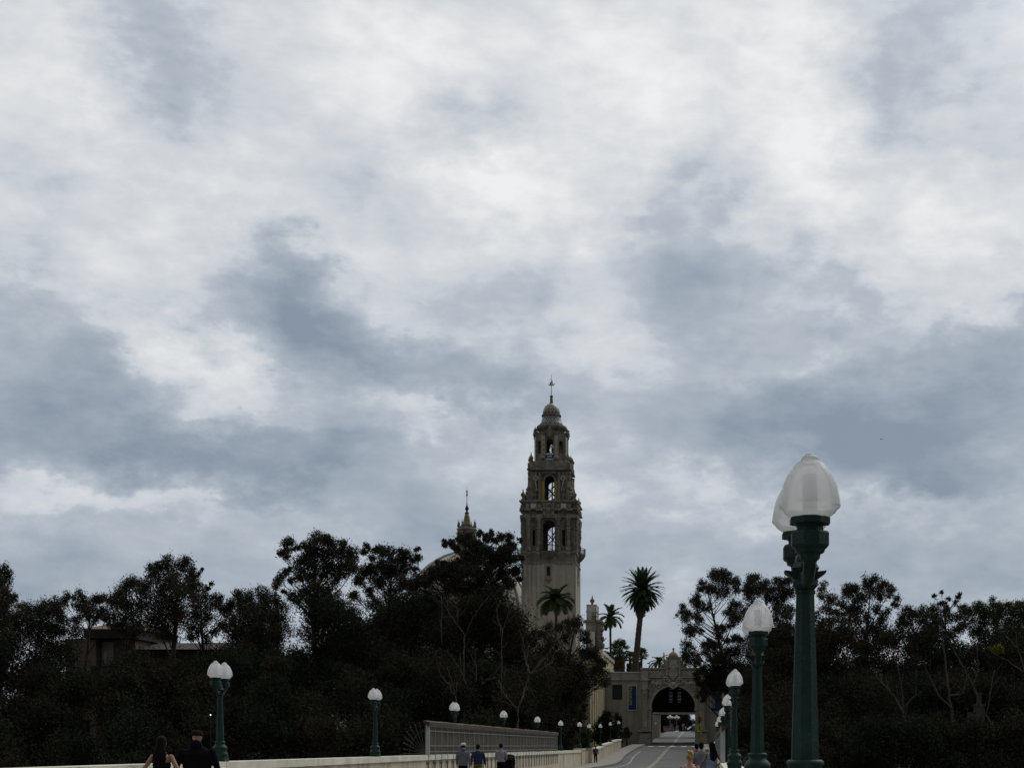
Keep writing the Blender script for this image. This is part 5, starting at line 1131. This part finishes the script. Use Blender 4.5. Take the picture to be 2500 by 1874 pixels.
sp = W(2390, 1820, 127); pil = thing('stone_pillar', 'small grey stone pillar with cap among the trees on the right slope', 'pillar', (sp.x, 127, 0))
q = MB(); q.box(-.42, .42, -.4, .4, terr(sp.x, 127) - .5, W(0, 1722, 127).z).box(-.95, -.42, -.3, .3, terr(sp.x, 127) - .5, W(0, 1738, 127).z); q.build('shaft', mat('dim_grey_stone', (.085, .08, .074), .9, .3, 1.5), pil)
z = W(0, 1722, 127).z; q = MB(); q.box(-.5, .5, -.48, .48, z, z + .12).box(-.2, .2, -.2, .2, z + .12, z + 1.0).box(-.28, .28, -.28, .28, z + 1.0, z + 1.12); q.build('cap', MATS['dim_grey_stone'], pil)

gp = W(514, 1744, 118); gl_ = thing('garden_light', 'tiny lit white garden light in the dark slope left of the first far lamp post', 'lamp', (gp.x, 118, gp.z - 2.2))
MB().bar((0, 0, -6), (0, 0, 2.12), .04, 6).build('post', IRON, gl_)
em = bpy.data.materials.new('lit_bulb'); em.use_nodes = True; em.node_tree.nodes['Principled BSDF'].inputs['Emission Color'].default_value = (1, .97, .9, 1); em.node_tree.nodes['Principled BSDF'].inputs['Emission Strength'].default_value = 1.6
MB().ball((0, 0, 2.2), .055, 10, 7).build('bulb', em, gl_)

# ------------------------------------------------------------------ signs by the arch
def post_sign(name, lab, px, Y, grp=None):
    x = (px - VX) * Y / F; return thing(name, lab, 'sign', (x, Y, 0), 0, grp)
sg = post_sign('warning_sign', 'post with orange diamond above yellow walking-person diamond by the arch', 1707.5, 197)
def zs(py, Y=197): return EYE + (HY - py) * Y / F
MB().bar((0, 0, gz(197) - .4), (0, 0, zs(1745)), .04, 8).build('post', STEEL, sg)
def diamond(mb, zc, h, y0, y1): mb.prism([(-h, zc), (0, zc - h), (h, zc), (0, zc + h)], y0, y1)
OR = mat('orange_sign', (.33, .12, .012), .6, .15, 4); YS = mat('yellow_green_sign', (.42, .47, .02), .55, .12, 4); BK = mat('black_print', (.012, .012, .012), .7, .1, 4)
q = MB(); diamond(q, zs(1756), .52, -.09, -.05); a = q.build('orange_plate', OR, sg)
q = MB(); q.ball((0, -.10, zs(1751)), .13, 10, 7, 1, .2, 1).ball((0, -.10, zs(1757.5)), .13, 10, 7, 1, .2, 1).ball((0, -.10, zs(1763)), .10, 10, 7, 1, .2, 1); q.build('symbol', BK, a)
q = MB(); diamond(q, zs(1775), .46, -.09, -.05); a = q.build('yellow_plate', YS, sg)
zc = zs(1775); q = MB(); q.ball((.0, -.10, zc + .25), .055, 8, 6, 1, .25, 1); q.bar((0, -.10, zc + .19), (0, -.10, zc - .02), .05).bar((0, -.10, zc), (-.10, -.10, zc - .25), .03).bar((0, -.10, zc), (.11, -.10, zc - .25), .03).bar((0, -.10, zc + .16), (.12, -.10, zc + .02), .022).bar((0, -.10, zc + .16), (-.11, -.10, zc + .04), .022); q.build('symbol', BK, a)
zc = zs(1787); q = MB(); q.box(-.33, .33, -.09, -.05, zc - .2, zc + .2); a = q.build('arrow_plate', YS, sg)
q = MB(); q.bar((.2, -.10, zc + .1), (-.18, -.10, zc - .1), .03).prism([(-.24, zc - .14), (-.02, zc - .12), (-.18, zc + .04)], -.11, -.10); q.build('symbol', BK, a)
s2 = post_sign('warning_sign', 'low small yellow sign on a short post below the walking-person diamond', 1713, 200); MB().bar((0, 0, gz(200) - .4), (0, 0, zs(1800, 200)), .035, 8).build('post', STEEL, s2)
q = MB(); diamond(q, zs(1806, 200), .32, -.08, -.04); q.build('yellow_plate', mat('faded_yellow_sign', (.30, .27, .03), .6, .2, 4), s2)
s3 = post_sign('street_sign', 'small grey rectangular sign on a thin post in front of the left gate wing', 1522, 196); MB().bar((0, 0, gz(196) - .4), (0, 0, zs(1768, 196)), .035, 8).build('post', STEEL, s3)
MB().box(-.30, .30, -.08, -.04, zs(1776, 196), zs(1768.5, 196)).build('plate', mat('grey_sign', (.22, .22, .21), .6, .1, 4), s3)

# ------------------------------------------------------------------ people
def fuse(mb, vox, it=6):
    """one continuous skin over overlapping solids"""
    me = mb.mesh('tmp'); o = bpy.data.objects.new('tmp', me); C.objects.link(o)
    r = o.modifiers.new('r', 'REMESH'); r.mode = 'VOXEL'; r.voxel_size = vox; s = o.modifiers.new('s', 'SMOOTH'); s.iterations = it; s.factor = .5
    out = bpy.data.meshes.new_from_object(o.evaluated_get(bpy.context.evaluated_depsgraph_get())); bpy.data.objects.remove(o); bpy.data.meshes.remove(me); return out
def link_mesh(name, me, m, parent):
    me.materials.clear(); me.materials.append(m); me.polygons.foreach_set('use_smooth', [True] * len(me.polygons)); me.name = name
    o = bpy.data.objects.new(name, me); C.objects.link(o); o.parent = parent; return o
def limb(mb, pts, rad, n=10):
    mb.tube(pts, rad, n)
    for p, r in zip(pts, rad): mb.ball(p, r, n, 7)
def loft(mb, rings, n=18):
    """rings: (z, rx, ry, cy)"""
    vs = []; fs = []
    for z, rx, ry, cy in rings:
        for k in range(n):
            a = 2 * pi * k / n; vs.append((rx * cos(a), cy + ry * sin(a), z))
    m = len(rings)
    for i in range(m - 1):
        for k in range(n): fs.append((i * n + k, i * n + (k + 1) % n, (i + 1) * n + (k + 1) % n, (i + 1) * n + k))
    fs += [tuple(range(n - 1, -1, -1)), tuple((m - 1) * n + k for k in range(n))]; mb.add(vs, fs, True)
SKIN = {k: mat('skin_' + k, c, .6, .12, 12) for k, c in {'light': (.42, .27, .20), 'tan': (.34, .20, .14), 'pink': (.46, .23, .18), 'brown': (.20, .115, .075)}.items()}
def cloth(name, c, v=.2): return mat(name, c, .95, v, 9, .3, 25, spec=.06)
def person(label, px, Y, top, skin, shirt, pants, hair, hairm, sleeve='long', width=1.0, arms='swing', ph=1, ground=0.0, hem=.96, short=False, cap=None, turn=0.0, group=None, skirt=False, straps=None, crop=None, shoes=BLACK, X=None, hood=False):
    x = (px - VX) * Y / F if X is None else X; g0 = gz(Y) + ground; Hh = EYE + (HY - top) * Y / F - g0; s = Hh / 1.77
    r = thing('person', label, 'person', (x, Y, g0), turn, group); r.scale = (s, s, s); w = width; MBs = MB
    sh = .185 * w; J_ = {}
    for sd in (-1, 1):
        st = ph * sd
        J_[sd] = dict(hip=(sd * .088, 0, .93), knee=(sd * .092, .09 * st + .03, .50), ank=(sd * .09, .16 * st - .02, .09), toe=(sd * .10, .16 * st + .14, .045),
                      sho=(sd * sh, 0, 1.395), elb=(sd * (sh + .065), -.02 - .07 * st, 1.15), wri=(sd * (sh + .075), .07 - .10 * st, .92))
        if arms == 'bent': J_[sd].update(elb=(sd * (sh + .13), -.05, 1.19), wri=(sd * (sh + .08), .17, 1.06))
        if arms == 'push': J_[sd].update(elb=(sd * (sh + .06), .05, 1.16), wri=(sd * (sh + .02), .30, 1.08))
        if arms == 'out' and sd == 1: J_[sd].update(elb=(sd * (sh + .14), .05, 1.2), wri=(sd * (sh + .24), .2, 1.06))
    b = MBs()
    loft(b, [(.86, .155, .11, 0), (.95, .165, .115, 0), (1.08, .135 * w, .10, 0), (1.25, .155 * w, .105, .0), (1.38, .165 * w, .10, -.005), (1.46, .10, .07, 0), (1.50, .06, .06, .01)])
    limb(b, [(0, .0, 1.46), (0, .015, 1.58)], [.062, .056])
    b.ball((0, .015, 1.66), .1, 16, 12, .76, .95, 1.13); b.ball((0, .04, 1.60), .07, 12, 9, .8, .9, .9); b.ball((0, .118, 1.645), .018, 8, 6, .8, 1, 1.3)
    for sd in (-1, 1):
        j = J_[sd]; b.ball((sd * .079, .01, 1.65), .03, 8, 6, .35, .7, 1.1); b.ball((sd * .03, .098, 1.67), .013, 7, 5)
        limb(b, [j['sho'], j['elb'], j['wri']], [.052, .041, .029]); limb(b, [j['hip'], j['knee'], j['ank']], [.088, .056, .042]); limb(b, [j['ank'], j['toe']], [.045, .033])
        wv = Vector(j['wri']); dv = (wv - Vector(j['elb'])).normalized(); b.ball(tuple(wv + dv * .055), .05, 10, 8, .55, .8, 1.0)
    me = fuse(b, .014); ob = link_mesh('body', me, SKIN[skin], r)
    hb = MBs()                                            # five separate fingers on each hand, rooted in the palm
    for sd in (-1, 1):
        j = J_[sd]; wv = Vector(j['wri']); dv = (wv - Vector(j['elb'])).normalized(); fw = Vector((0, 1, 0)) - dv * dv.y; fw.normalize(); pm = wv + dv * .055; inn = Vector((-sd, 0, 0))
        for k, ln in enumerate((.070, .080, .075, .058)):
            o_ = pm + fw * (.030 - .020 * k) + dv * .030; hb.tube([o_, o_ + dv * ln * .5 + inn * .006, o_ + dv * ln * .85 + inn * .026], [.0095, .0085, .0065], 6)
        o_ = pm + fw * .034 - dv * .015; hb.tube([o_, o_ + fw * .026 + dv * .022, o_ + fw * .030 + dv * .052 + inn * .014], [.011, .0095, .007], 6)
    n0 = len(me.vertices); m2 = hb.mesh('tmp'); import bmesh
    bm = bmesh.new(); bm.from_mesh(me); bm.from_mesh(m2); bm.to_mesh(me); bm.free(); bpy.data.meshes.remove(m2); me.polygons.foreach_set('use_smooth', [True] * len(me.polygons))
    # trousers, shorts or skirt
    t = MBs(); loft(t, [(.84, .16, .125, 0), (.92, .178, .13, 0), (1.0, .168 * max(1, w * .95), .125, 0), (1.05, .15 * max(1, w * .95), .118, 0)])
    if skirt: loft(t, [(.40, .24, .20, .02), (.6, .22, .18, .01), (.9, .178, .135, 0), (1.0, .16, .12, 0)])
    else:
        for sd in (-1, 1):
            j = J_[sd]; kk = Vector(j['knee']); aa = Vector(j['ank']) + Vector((0, 0, .02))
            if short: limb(t, [j['hip'], tuple(Vector(j['hip']).lerp(kk, .75))], [.105, .088])
            else: limb(t, [j['hip'], tuple(kk), tuple(aa)], [.105, .078, .066])
    link_mesh('skirt' if skirt else ('shorts' if short else 'trousers'), fuse(t, .016), pants, r)
    # shirt
    t = MBs(); hz = crop or hem
    rings = [(z, rx, ry, cy) for z, rx, ry, cy in [(.86, .185, .14, 0), (.96, .19 * max(1, w * .95), .142, 0), (1.08, .165 * w, .128, 0), (1.25, .185 * w, .132, 0), (1.36, .195 * w, .125, -.01)] if z >= hz - .001]
    if hood: rings = [(z, max(rx, .175 * w), max(ry, .14), cy) for z, rx, ry, cy in rings]
    if not rings or rings[0][0] > hz + .02: rings = [(hz, .163 * w, .122, 0)] + rings
    if straps is None:
        rings += [(1.42, .165 * w, .105, -.008), (1.47, .11 * w, .085, -.002), (1.505, .072, .07, .005)]
    else: rings = [q_ for q_ in rings if q_[0] < 1.3] + [(1.30, .172 * w, .118, 0)]
    loft(t, rings)
    if sleeve != 'none':
        for sd in (-1, 1):
            j = J_[sd]; sv = Vector(j['sho']); ev = Vector(j['elb'])
            if sleeve == 'long': limb(t, [j['sho'], j['elb'], tuple(Vector(j['wri']) - (Vector(j['wri']) - ev) * .06)], [.07, .06, .046])
            else: limb(t, [j['sho'], tuple(sv.lerp(ev, .62))], [.076, .066])
    if hood: t.ball((0, -.05, 1.525), .115, 12, 8, 1.0, .85, .75)
    link_mesh('top' if straps or crop else 'shirt', fuse(t, .014, 9), shirt, r)
    if straps:
        q = MBs()
        for sd in (-1, 1): q.tube([(sd * .12, .09, 1.30), (sd * .115, .06, 1.42), (sd * .105, -.01, 1.475), (sd * .085, -.085, 1.42), (sd * .05, -.118, 1.30)], .012, 6)
        q.build('strap', straps, r)
    # hair
    q = MBs()
    if hair:
        q.ball((0, -.005, 1.685), .105, 16, 12, .86, 1.0, 1.02); q.ball((0, -.045, 1.645), .085, 12, 9, .95, .8, 1.05)
        if hair == 'long':
            loft(q, [(1.20, .05, .02, -.11), (1.27, .10, .035, -.115), (1.36, .128, .04, -.118), (1.44, .11, .048, -.11), (1.52, .112, .06, -.085), (1.62, .095, .08, -.045), (1.70, .09, .085, -.02)], 14)
            for k in range(9): q.tube([(-.09 + .0225 * k, -.10, 1.5), (-.105 + .026 * k, -.135, 1.36), (-.10 + .025 * k, -.125, 1.22 + .03 * (k % 3))], [.03, .026, .006], 6)
        if hair == 'bun':
            rg = random.Random(3)
            for k in range(16): q.ball((rg.uniform(-.07, .07), -.07 + rg.uniform(-.05, .04), 1.71 + rg.uniform(-.05, .10)), rg.uniform(.028, .05), 8, 6)
            q.tube([(.0, -.09, 1.74), (-.06, -.13, 1.70), (-.09, -.14, 1.60)], [.04, .03, .008], 6); q.tube([(.02, -.09, 1.76), (.08, -.12, 1.72), (.085, -.13, 1.63)], [.035, .03, .008], 6)
        link_mesh('hair', fuse(q, .012, 3), hairm, r)
    if cap:
        q = MBs(); q.ball((0, .005, 1.70), .108, 18, 10, .86, 1.02, .78); m = q.mesh('tmp'); q = MBs()
        q.lathe([(.105, 1.685), (.107, 1.70), (.103, 1.735), (.085, 1.768), (.05, 1.785), (.004, 1.79)], 20, 0, .008, sy=1.12)
        by = .10 if cap[1] > 0 else -.09
        if cap[1] > 0: q.add([(-.07, .09, 1.69), (.07, .09, 1.69), (.06, .19, 1.675), (0, .21, 1.672), (-.06, .19, 1.675), (-.07, .09, 1.70), (.07, .09, 1.70), (.06, .19, 1.685), (0, .21, 1.682), (-.06, .19, 1.685)], [(0, 1, 2, 3, 4), (9, 8, 7, 6, 5), (0, 5, 6, 1), (1, 6, 7, 2), (2, 7, 8, 3), (3, 8, 9, 4), (4, 9, 5, 0)])
        q.build('cap', cap[0], r); bpy.data.meshes.remove(m)
    q = MBs()
    for sd in (-1, 1): limb(q, [J_[sd]['ank'], J_[sd]['toe']], [.058, .045])
    link_mesh('shoes', fuse(q, .016), shoes, r)
    return r
HBLK = mat('black_hair', (.008, .007, .007), .75, .2, 30, spec=.08); HBLN = mat('blond_hair', (.42, .30, .10), .5, .4, 18, .4, 60); HBRN = mat('dark_brown_hair', (.022, .015, .011), .7, .3, 30, spec=.1)
person('woman with long dark hair, black crop top and bare arms', 395, 26.3, 1797, 'tan', cloth('black_crop_top', (.008, .008, .009)), cloth('patterned_white_shorts', (.45, .45, .5), .6), 'long', HBLK, 'none', .92, 'bent', 1, short=True, crop=1.16, straps=BLACK)
person('broad man in black jacket and backward black cap', 481, 27.2, 1783, 'light', cloth('black_jacket', (.007, .007, .009)), cloth('black_trousers', (.01, .01, .012)), None, HBRN, 'long', 1.45, 'swing', -1, hem=.86, cap=(cloth('black_cap', (.016, .013, .011)), -1), hood=True)
person('man in grey hooded sweatshirt and white baseball cap', 1131, 56.0, 1813, 'light', cloth('grey_sweatshirt', (.17, .175, .195)), BLACK, 'short', HBRN, 'long', 1.12, 'swing', 1, hem=.86, cap=(cloth('white_cap', (.62, .63, .66)), 1), hood=True)
person('man in navy sweater and olive shorts', 1167, 57.5, 1816, 'light', cloth('navy_sweater', (.035, .05, .10)), cloth('olive_shorts', (.16, .14, .05)), 'short', HBLK, 'long', 1.12, 'swing', -1, hem=.92, short=True)
person('woman in pale lilac top pushing a black stroller', 1223, 61.0, 1814, 'light', cloth('lilac_top', (.30, .28, .33)), BLACK, 'short', HBLK, 'short', .95, 'push', 1, hem=.96)
person('lone distant walker in dark clothes with pale shoulder strap', 1454, 129.0, 1819, 'brown', cloth('dark_grey_jacket', (.035, .034, .036)), BLACK, 'short', HBLK, 'long', 1.05, 'swing', 1, hem=.9)
stp = MB(); stp.tube([(-.13, -.13, 1.46), (0, -.155, 1.3), (.16, -.14, 1.05)], .02, 6); o = stp.build('strap', cloth('pale_strap', (.4, .36, .28)), [q for q in bpy.data.objects if q.get('label', '').startswith('lone distant')][0])
person('woman with messy blond bun and white straps over a bare back', 1684, 33.0, 1836, 'pink', cloth('white_tank_top', (.6, .6, .6)), BLACK, 'bun', HBLN, 'none', 1.12, 'swing', 1, ground=-.17, straps=cloth('white_strap', (.7, .7, .7)))
person('man in grey t-shirt with short black hair', 1712, 49.0, 1811, 'light', cloth('grey_tshirt', (.20, .205, .24)), cloth('black_jeans', (.012, .012, .014)), 'short', HBLK, 'short', 1.2, 'out', -1, ground=-.17, hem=.88)
person('person in bright red shirt mostly hidden behind the grey t-shirt man', 1701, 57.0, 1814, 'tan', cloth('red_shirt', (.42, .03, .05)), BLACK, 'short', HBLK, 'short', 1.1, 'swing', 1, ground=-.17, hem=.9)
person('small person in white hat between the grey t-shirt and the blue dress', 1726, 60.0, 1824, 'tan', cloth('pale_blue_shirt', (.35, .40, .50)), BLACK, None, HBLK, 'short', .9, 'swing', 1, ground=-.17, cap=(cloth('white_hat', (.7, .7, .7)), 1))
person('woman with long black hair in pale blue dress by the near parapet', 1737.5, 45.0, 1810, 'brown', cloth('pale_blue_dress', (.26, .34, .48), .3), MATS['pale_blue_dress'], 'long', HBLK, 'none', .95, 'bent', -1, ground=-.17, skirt=True, hem=.96, turn=.5)
# stroller
sx, sy = (1238 - VX) * 62.2 / F, 62.2; sr = thing('stroller', 'black folding-hood baby stroller on the far pavement', 'stroller', (sx, sy, 0))
q = MB()
for k in range(9):
    a = radians(-10 + 20 * k); q.tube([(-.27, .05 + .36 * cos(a), .72 + .36 * sin(a)), (-.2, .05 + .40 * cos(a), .74 + .40 * sin(a)), (.2, .05 + .40 * cos(a), .74 + .40 * sin(a)), (.27, .05 + .36 * cos(a), .72 + .36 * sin(a))], .075, 8)
q.ball((0, .02, .72), .36, 14, 9, .74, .95, .9); link_mesh('canopy', fuse(q, .03), BLACK, sr)
q = MB(); q.box(-.25, .25, -.15, .55, .36, .56).box(-.25, .25, -.22, -.14, .36, .9); q.build('seat', BLACK, sr)
q = MB()
for s in (-1, 1): q.tube([(s * .25, -.42, 1.05), (s * .26, -.2, .8), (s * .27, .3, .32), (s * .27, .5, .12)], .016, 6).tube([(s * .27, .12, .5), (s * .28, -.25, .14)], .014, 6)
q.tube([(-.25, -.42, 1.05), (0, -.45, 1.06), (.25, -.42, 1.05)], .018, 6); q.box(-.2, .2, -.2, .3, .2, .3); q.build('frame', IRON, sr)
for s in (-1, 1):
    for y, rr in ((-.27, .14), (.5, .1)):
        q = MB().at(s * .29, y, rr, 0, pi / 2); q.lathe([(rr * .6, -.022), (rr, -.016), (rr, .016), (rr * .6, .022)], 16); q.build('wheel', BLACK, sr)

# ------------------------------------------------------------------ beyond the gate
cz = gz(292); car = thing('parked_car', 'dark car beyond the arch, half hidden by its right pier', 'car', ((1699 - VX) * 292 / F, 292, cz))
CP = mat('black_car_paint', (.012, .012, .014), .25, .1, 2, spec=.6)
q = MB(); q.add([(-.9, -2.2, .35), (.9, -2.2, .35), (.9, 2.2, .35), (-.9, 2.2, .35), (-.92, -2.25, .75), (.92, -2.25, .75), (.92, 2.25, .7), (-.92, 2.25, .7), (-.86, -2.1, 1.0), (.86, -2.1, 1.0), (.86, 1.1, .98), (-.86, 1.1, .98), (-.66, -1.7, 1.55), (.66, -1.7, 1.55), (.66, .3, 1.55), (-.66, .3, 1.55)],
    [(3, 2, 1, 0), (0, 1, 5, 4), (1, 2, 6, 5), (2, 3, 7, 6), (3, 0, 4, 7), (4, 5, 9, 8), (5, 6, 10, 9), (6, 7, 11, 10), (7, 4, 8, 11), (8, 9, 13, 12), (9, 10, 14, 13), (10, 11, 15, 14), (11, 8, 12, 15), (12, 13, 14, 15)]); q.build('body', CP, car)
MB().add([(-.7, -2.06, 1.06), (.7, -2.06, 1.06), (.58, -1.76, 1.48), (-.58, -1.76, 1.48)], [(0, 1, 2, 3)]).build('rear_window', mat('sky_lit_glass', (.25, .27, .3), .1, .1, 1, spec=.8), car)
for s in (-1, 1):
    MB().box(s * .72 - .14, s * .72 + .14, -2.29, -2.2, .72, .92).build('tail_light', mat('red_lens', (.25, .01, .01), .3, .1, 3), car)
    for y in (-1.4, 1.4): q = MB().at(s * .86, y, .33, 0, pi / 2); q.lathe([(.2, -.1), (.33, -.09), (.33, .09), (.2, .1)], 16); q.build('wheel', BLACK, car)
MB().box(-.25, .25, -2.28, -2.2, .62, .74).build('number_plate', WHITEP, car)
far_l = [('four-globe lamp cluster beyond the arch, left of its neighbour', 1636, 312), ('four-globe lamp cluster beyond the arch, right of its neighbour', 1652, 318)]
for lab, px, Y in far_l:
    x = (px - VX) * Y / F; t = thing('cluster_lamp', lab, 'lamp post', (x, Y, gz(Y)), 0, 'cluster lamps beyond the gate')
    q = MB(); q.bar((0, 0, 0), (0, 0, 2.9), .07, 8)
    for k in range(4): a = k * pi / 2 + .5; q.tube([(0, 0, 2.4), (.4 * cos(a), .4 * sin(a), 2.35), (.5 * cos(a), .5 * sin(a), 2.6)], .04, 6)
    q.build('post', mat('pinkish_post', (.20, .14, .15), .8, .2, 3), t)
    for k in range(5):
        a = k * pi / 2 + .5; rr = .5 if k < 4 else 0; q = MB(); q.ball((rr * cos(a), rr * sin(a), 2.82 + (.3 if k == 4 else 0)), .24, 12, 9); q.build('globe', mat('white_globe', (.8, .8, .8), .4, .05, 3), t)
for i, (lab, px, Y, c) in enumerate([('dark figure standing left of the lane beyond the arch', 1647, 296, (.012, .012, .014)), ('dark figure at the far end of the road line', 1677, 304, (.02, .02, .024)), ('pale pink figure left of the dark far figure', 1668, 310, (.30, .22, .22)), ('grey figure farthest left beyond the arch', 1640, 318, (.16, .14, .16))]):
    person(lab, px, Y, 1820 - (gz(Y) + 1.72 - EYE) * F / Y, 'light', cloth('far_coat_%s' % 'abcd'[i], c), BLACK if i < 2 else cloth('far_trousers', (.15, .13, .14)), 'short', HBLK, 'long', 1.1, 'swing', 1, hem=.86)
q = MB(); q.box(-.15, .15, -.6, .6, 0, .85); 
pl = thing('planter_wall', 'low reddish planter wall beyond the arch left of the lane', 'planter', ((1638 - VX) * 322 / F, 322, gz(322)))
MB().box(-1.6, 1.6, -.4, .4, 0, .62).build('wall', mat('reddish_stone', (.28, .17, .14), .9, .2, 2), pl); leaf_cloud('flowers', [(Vector((-1.4 + .4 * k, 0, .8)), .35) for k in range(8)], leaf_mat('pink_flowers', [(.06, .07, .03), (.25, .14, .17), (.3, .2, .24)]), pl, 77, dens=.5)
hedge = thing('clipped_hedge', 'sunlit low hedge and grass verge left of the road beyond the arch', 'hedge', (-9.9, 262, gz(262) - .1)); MB().box(-.5, .4, -10, 12, -.3, .3).build('soil', GROUND, hedge)
leaf_cloud('foliage', [(Vector((random.uniform(-.5, .5), -9 + k * 1.1, .6 + .02 * k)), .65) for k in range(19)], LEAF_G, hedge, 78, L=.3, dens=.5)
for i, (lab, px, Y, r, h) in enumerate([('dark round tree beyond the arch behind the cluster lamps', 1640, 345, 3.6, 6.0), ('dark tree beyond the arch beside the sky gap', 1668, 352, 2.6, 5.0), ('second dark tree beyond the arch at its left jamb', 1618, 335, 3.4, 6.0), ('dark tree edge beyond the arch against its right pier', 1712, 350, 1.5, 5.0)]):
    x = (px - VX) * Y / F; rg = random.Random(60 + i); root = thing('broadleaf_tree', lab, 'tree', (x, Y, gz(Y) - .2), 0, 'trees beyond the gate')
    q = MB(); q.tube([(0, 0, 0), (.1, 0, h * .5), (0, .1, h)], [.28, .2, .08], 8); cl = [(Vector((rg.gauss(0, r * .4), rg.gauss(0, r * .4), h * .55 + rg.gauss(0, h * .22))), r * .42) for _ in range(16)]
    for p, _ in cl: q.tube([(0, 0, h * .4), p * .6 + Vector((0, 0, h * .15)), p], [.09, .05, .015], 5)
    q.build('trunk', BARK, root); leaf_cloud('crown', cl, LEAF_U, root, 200 + i, L=.4, Wd=.16, dens=.5)

rg = random.Random(91); cl = [(Vector((rg.uniform(-19, -5.2), rg.uniform(356, 368), gz(360) + rg.uniform(0, 3.2))), rg.uniform(.8, 1.4)) for _ in range(60)] + [(Vector((rg.uniform(-5.2, 4), rg.uniform(356, 368), gz(360) + rg.uniform(-.2, .9))), rg.uniform(.5, .8)) for _ in range(26)]
tag(leaf_cloud('shrubbery', cl, LEAF_U, None, 92, L=.35, Wd=.14, dens=.4), 'dark shrubbery closing the far end of the road beyond the arch', 'shrubbery', kind='stuff')
# a bird over the right hand trees
bp = W(2152, 1072, 200); bird = thing('bird', 'tiny dark bird flying against the grey cloud', 'bird', tuple(bp)); bird.rotation_euler = (0, .12, .5)
q = MB(); q.lathe([(.004, -.14), (.03, -.06), (.04, .02), (.03, .08), (.022, .11), (.004, .14)], 10); q.M = Matrix.Identity(4)
b2 = MB(); b2.M = Matrix.Rotation(-pi / 2, 4, 'X'); b2.lathe([(.002, -.17), (.018, -.10), (.042, -.02), (.045, .05), (.026, .11), (.03, .14), (.008, .18)], 10); b2.build('body', BK, bird)
for s in (-1, 1):
    q = MB(); q.add([(s * .02, .07, .01), (s * .02, -.05, .0), (s * .18, -.03, .07), (s * .34, -.10, .03), (s * .20, .06, .08), (s * .02, .05, .025), (s * .19, 0, .085)], [(0, 1, 2, 4), (2, 3, 4), (5, 6, 2, 1), (4, 3, 6), (0, 4, 6, 5)]); q.build('wing', BK, bird)
b3 = MB(); b3.add([(-.012, -.15, 0), (.012, -.15, 0), (.04, -.26, .0), (-.04, -.26, 0), (0, -.15, .012), (0, -.25, .008)], [(0, 1, 2, 3), (0, 4, 1), (1, 4, 5, 2), (0, 3, 5, 4), (2, 5, 3)]); b3.build('tail', BK, bird)
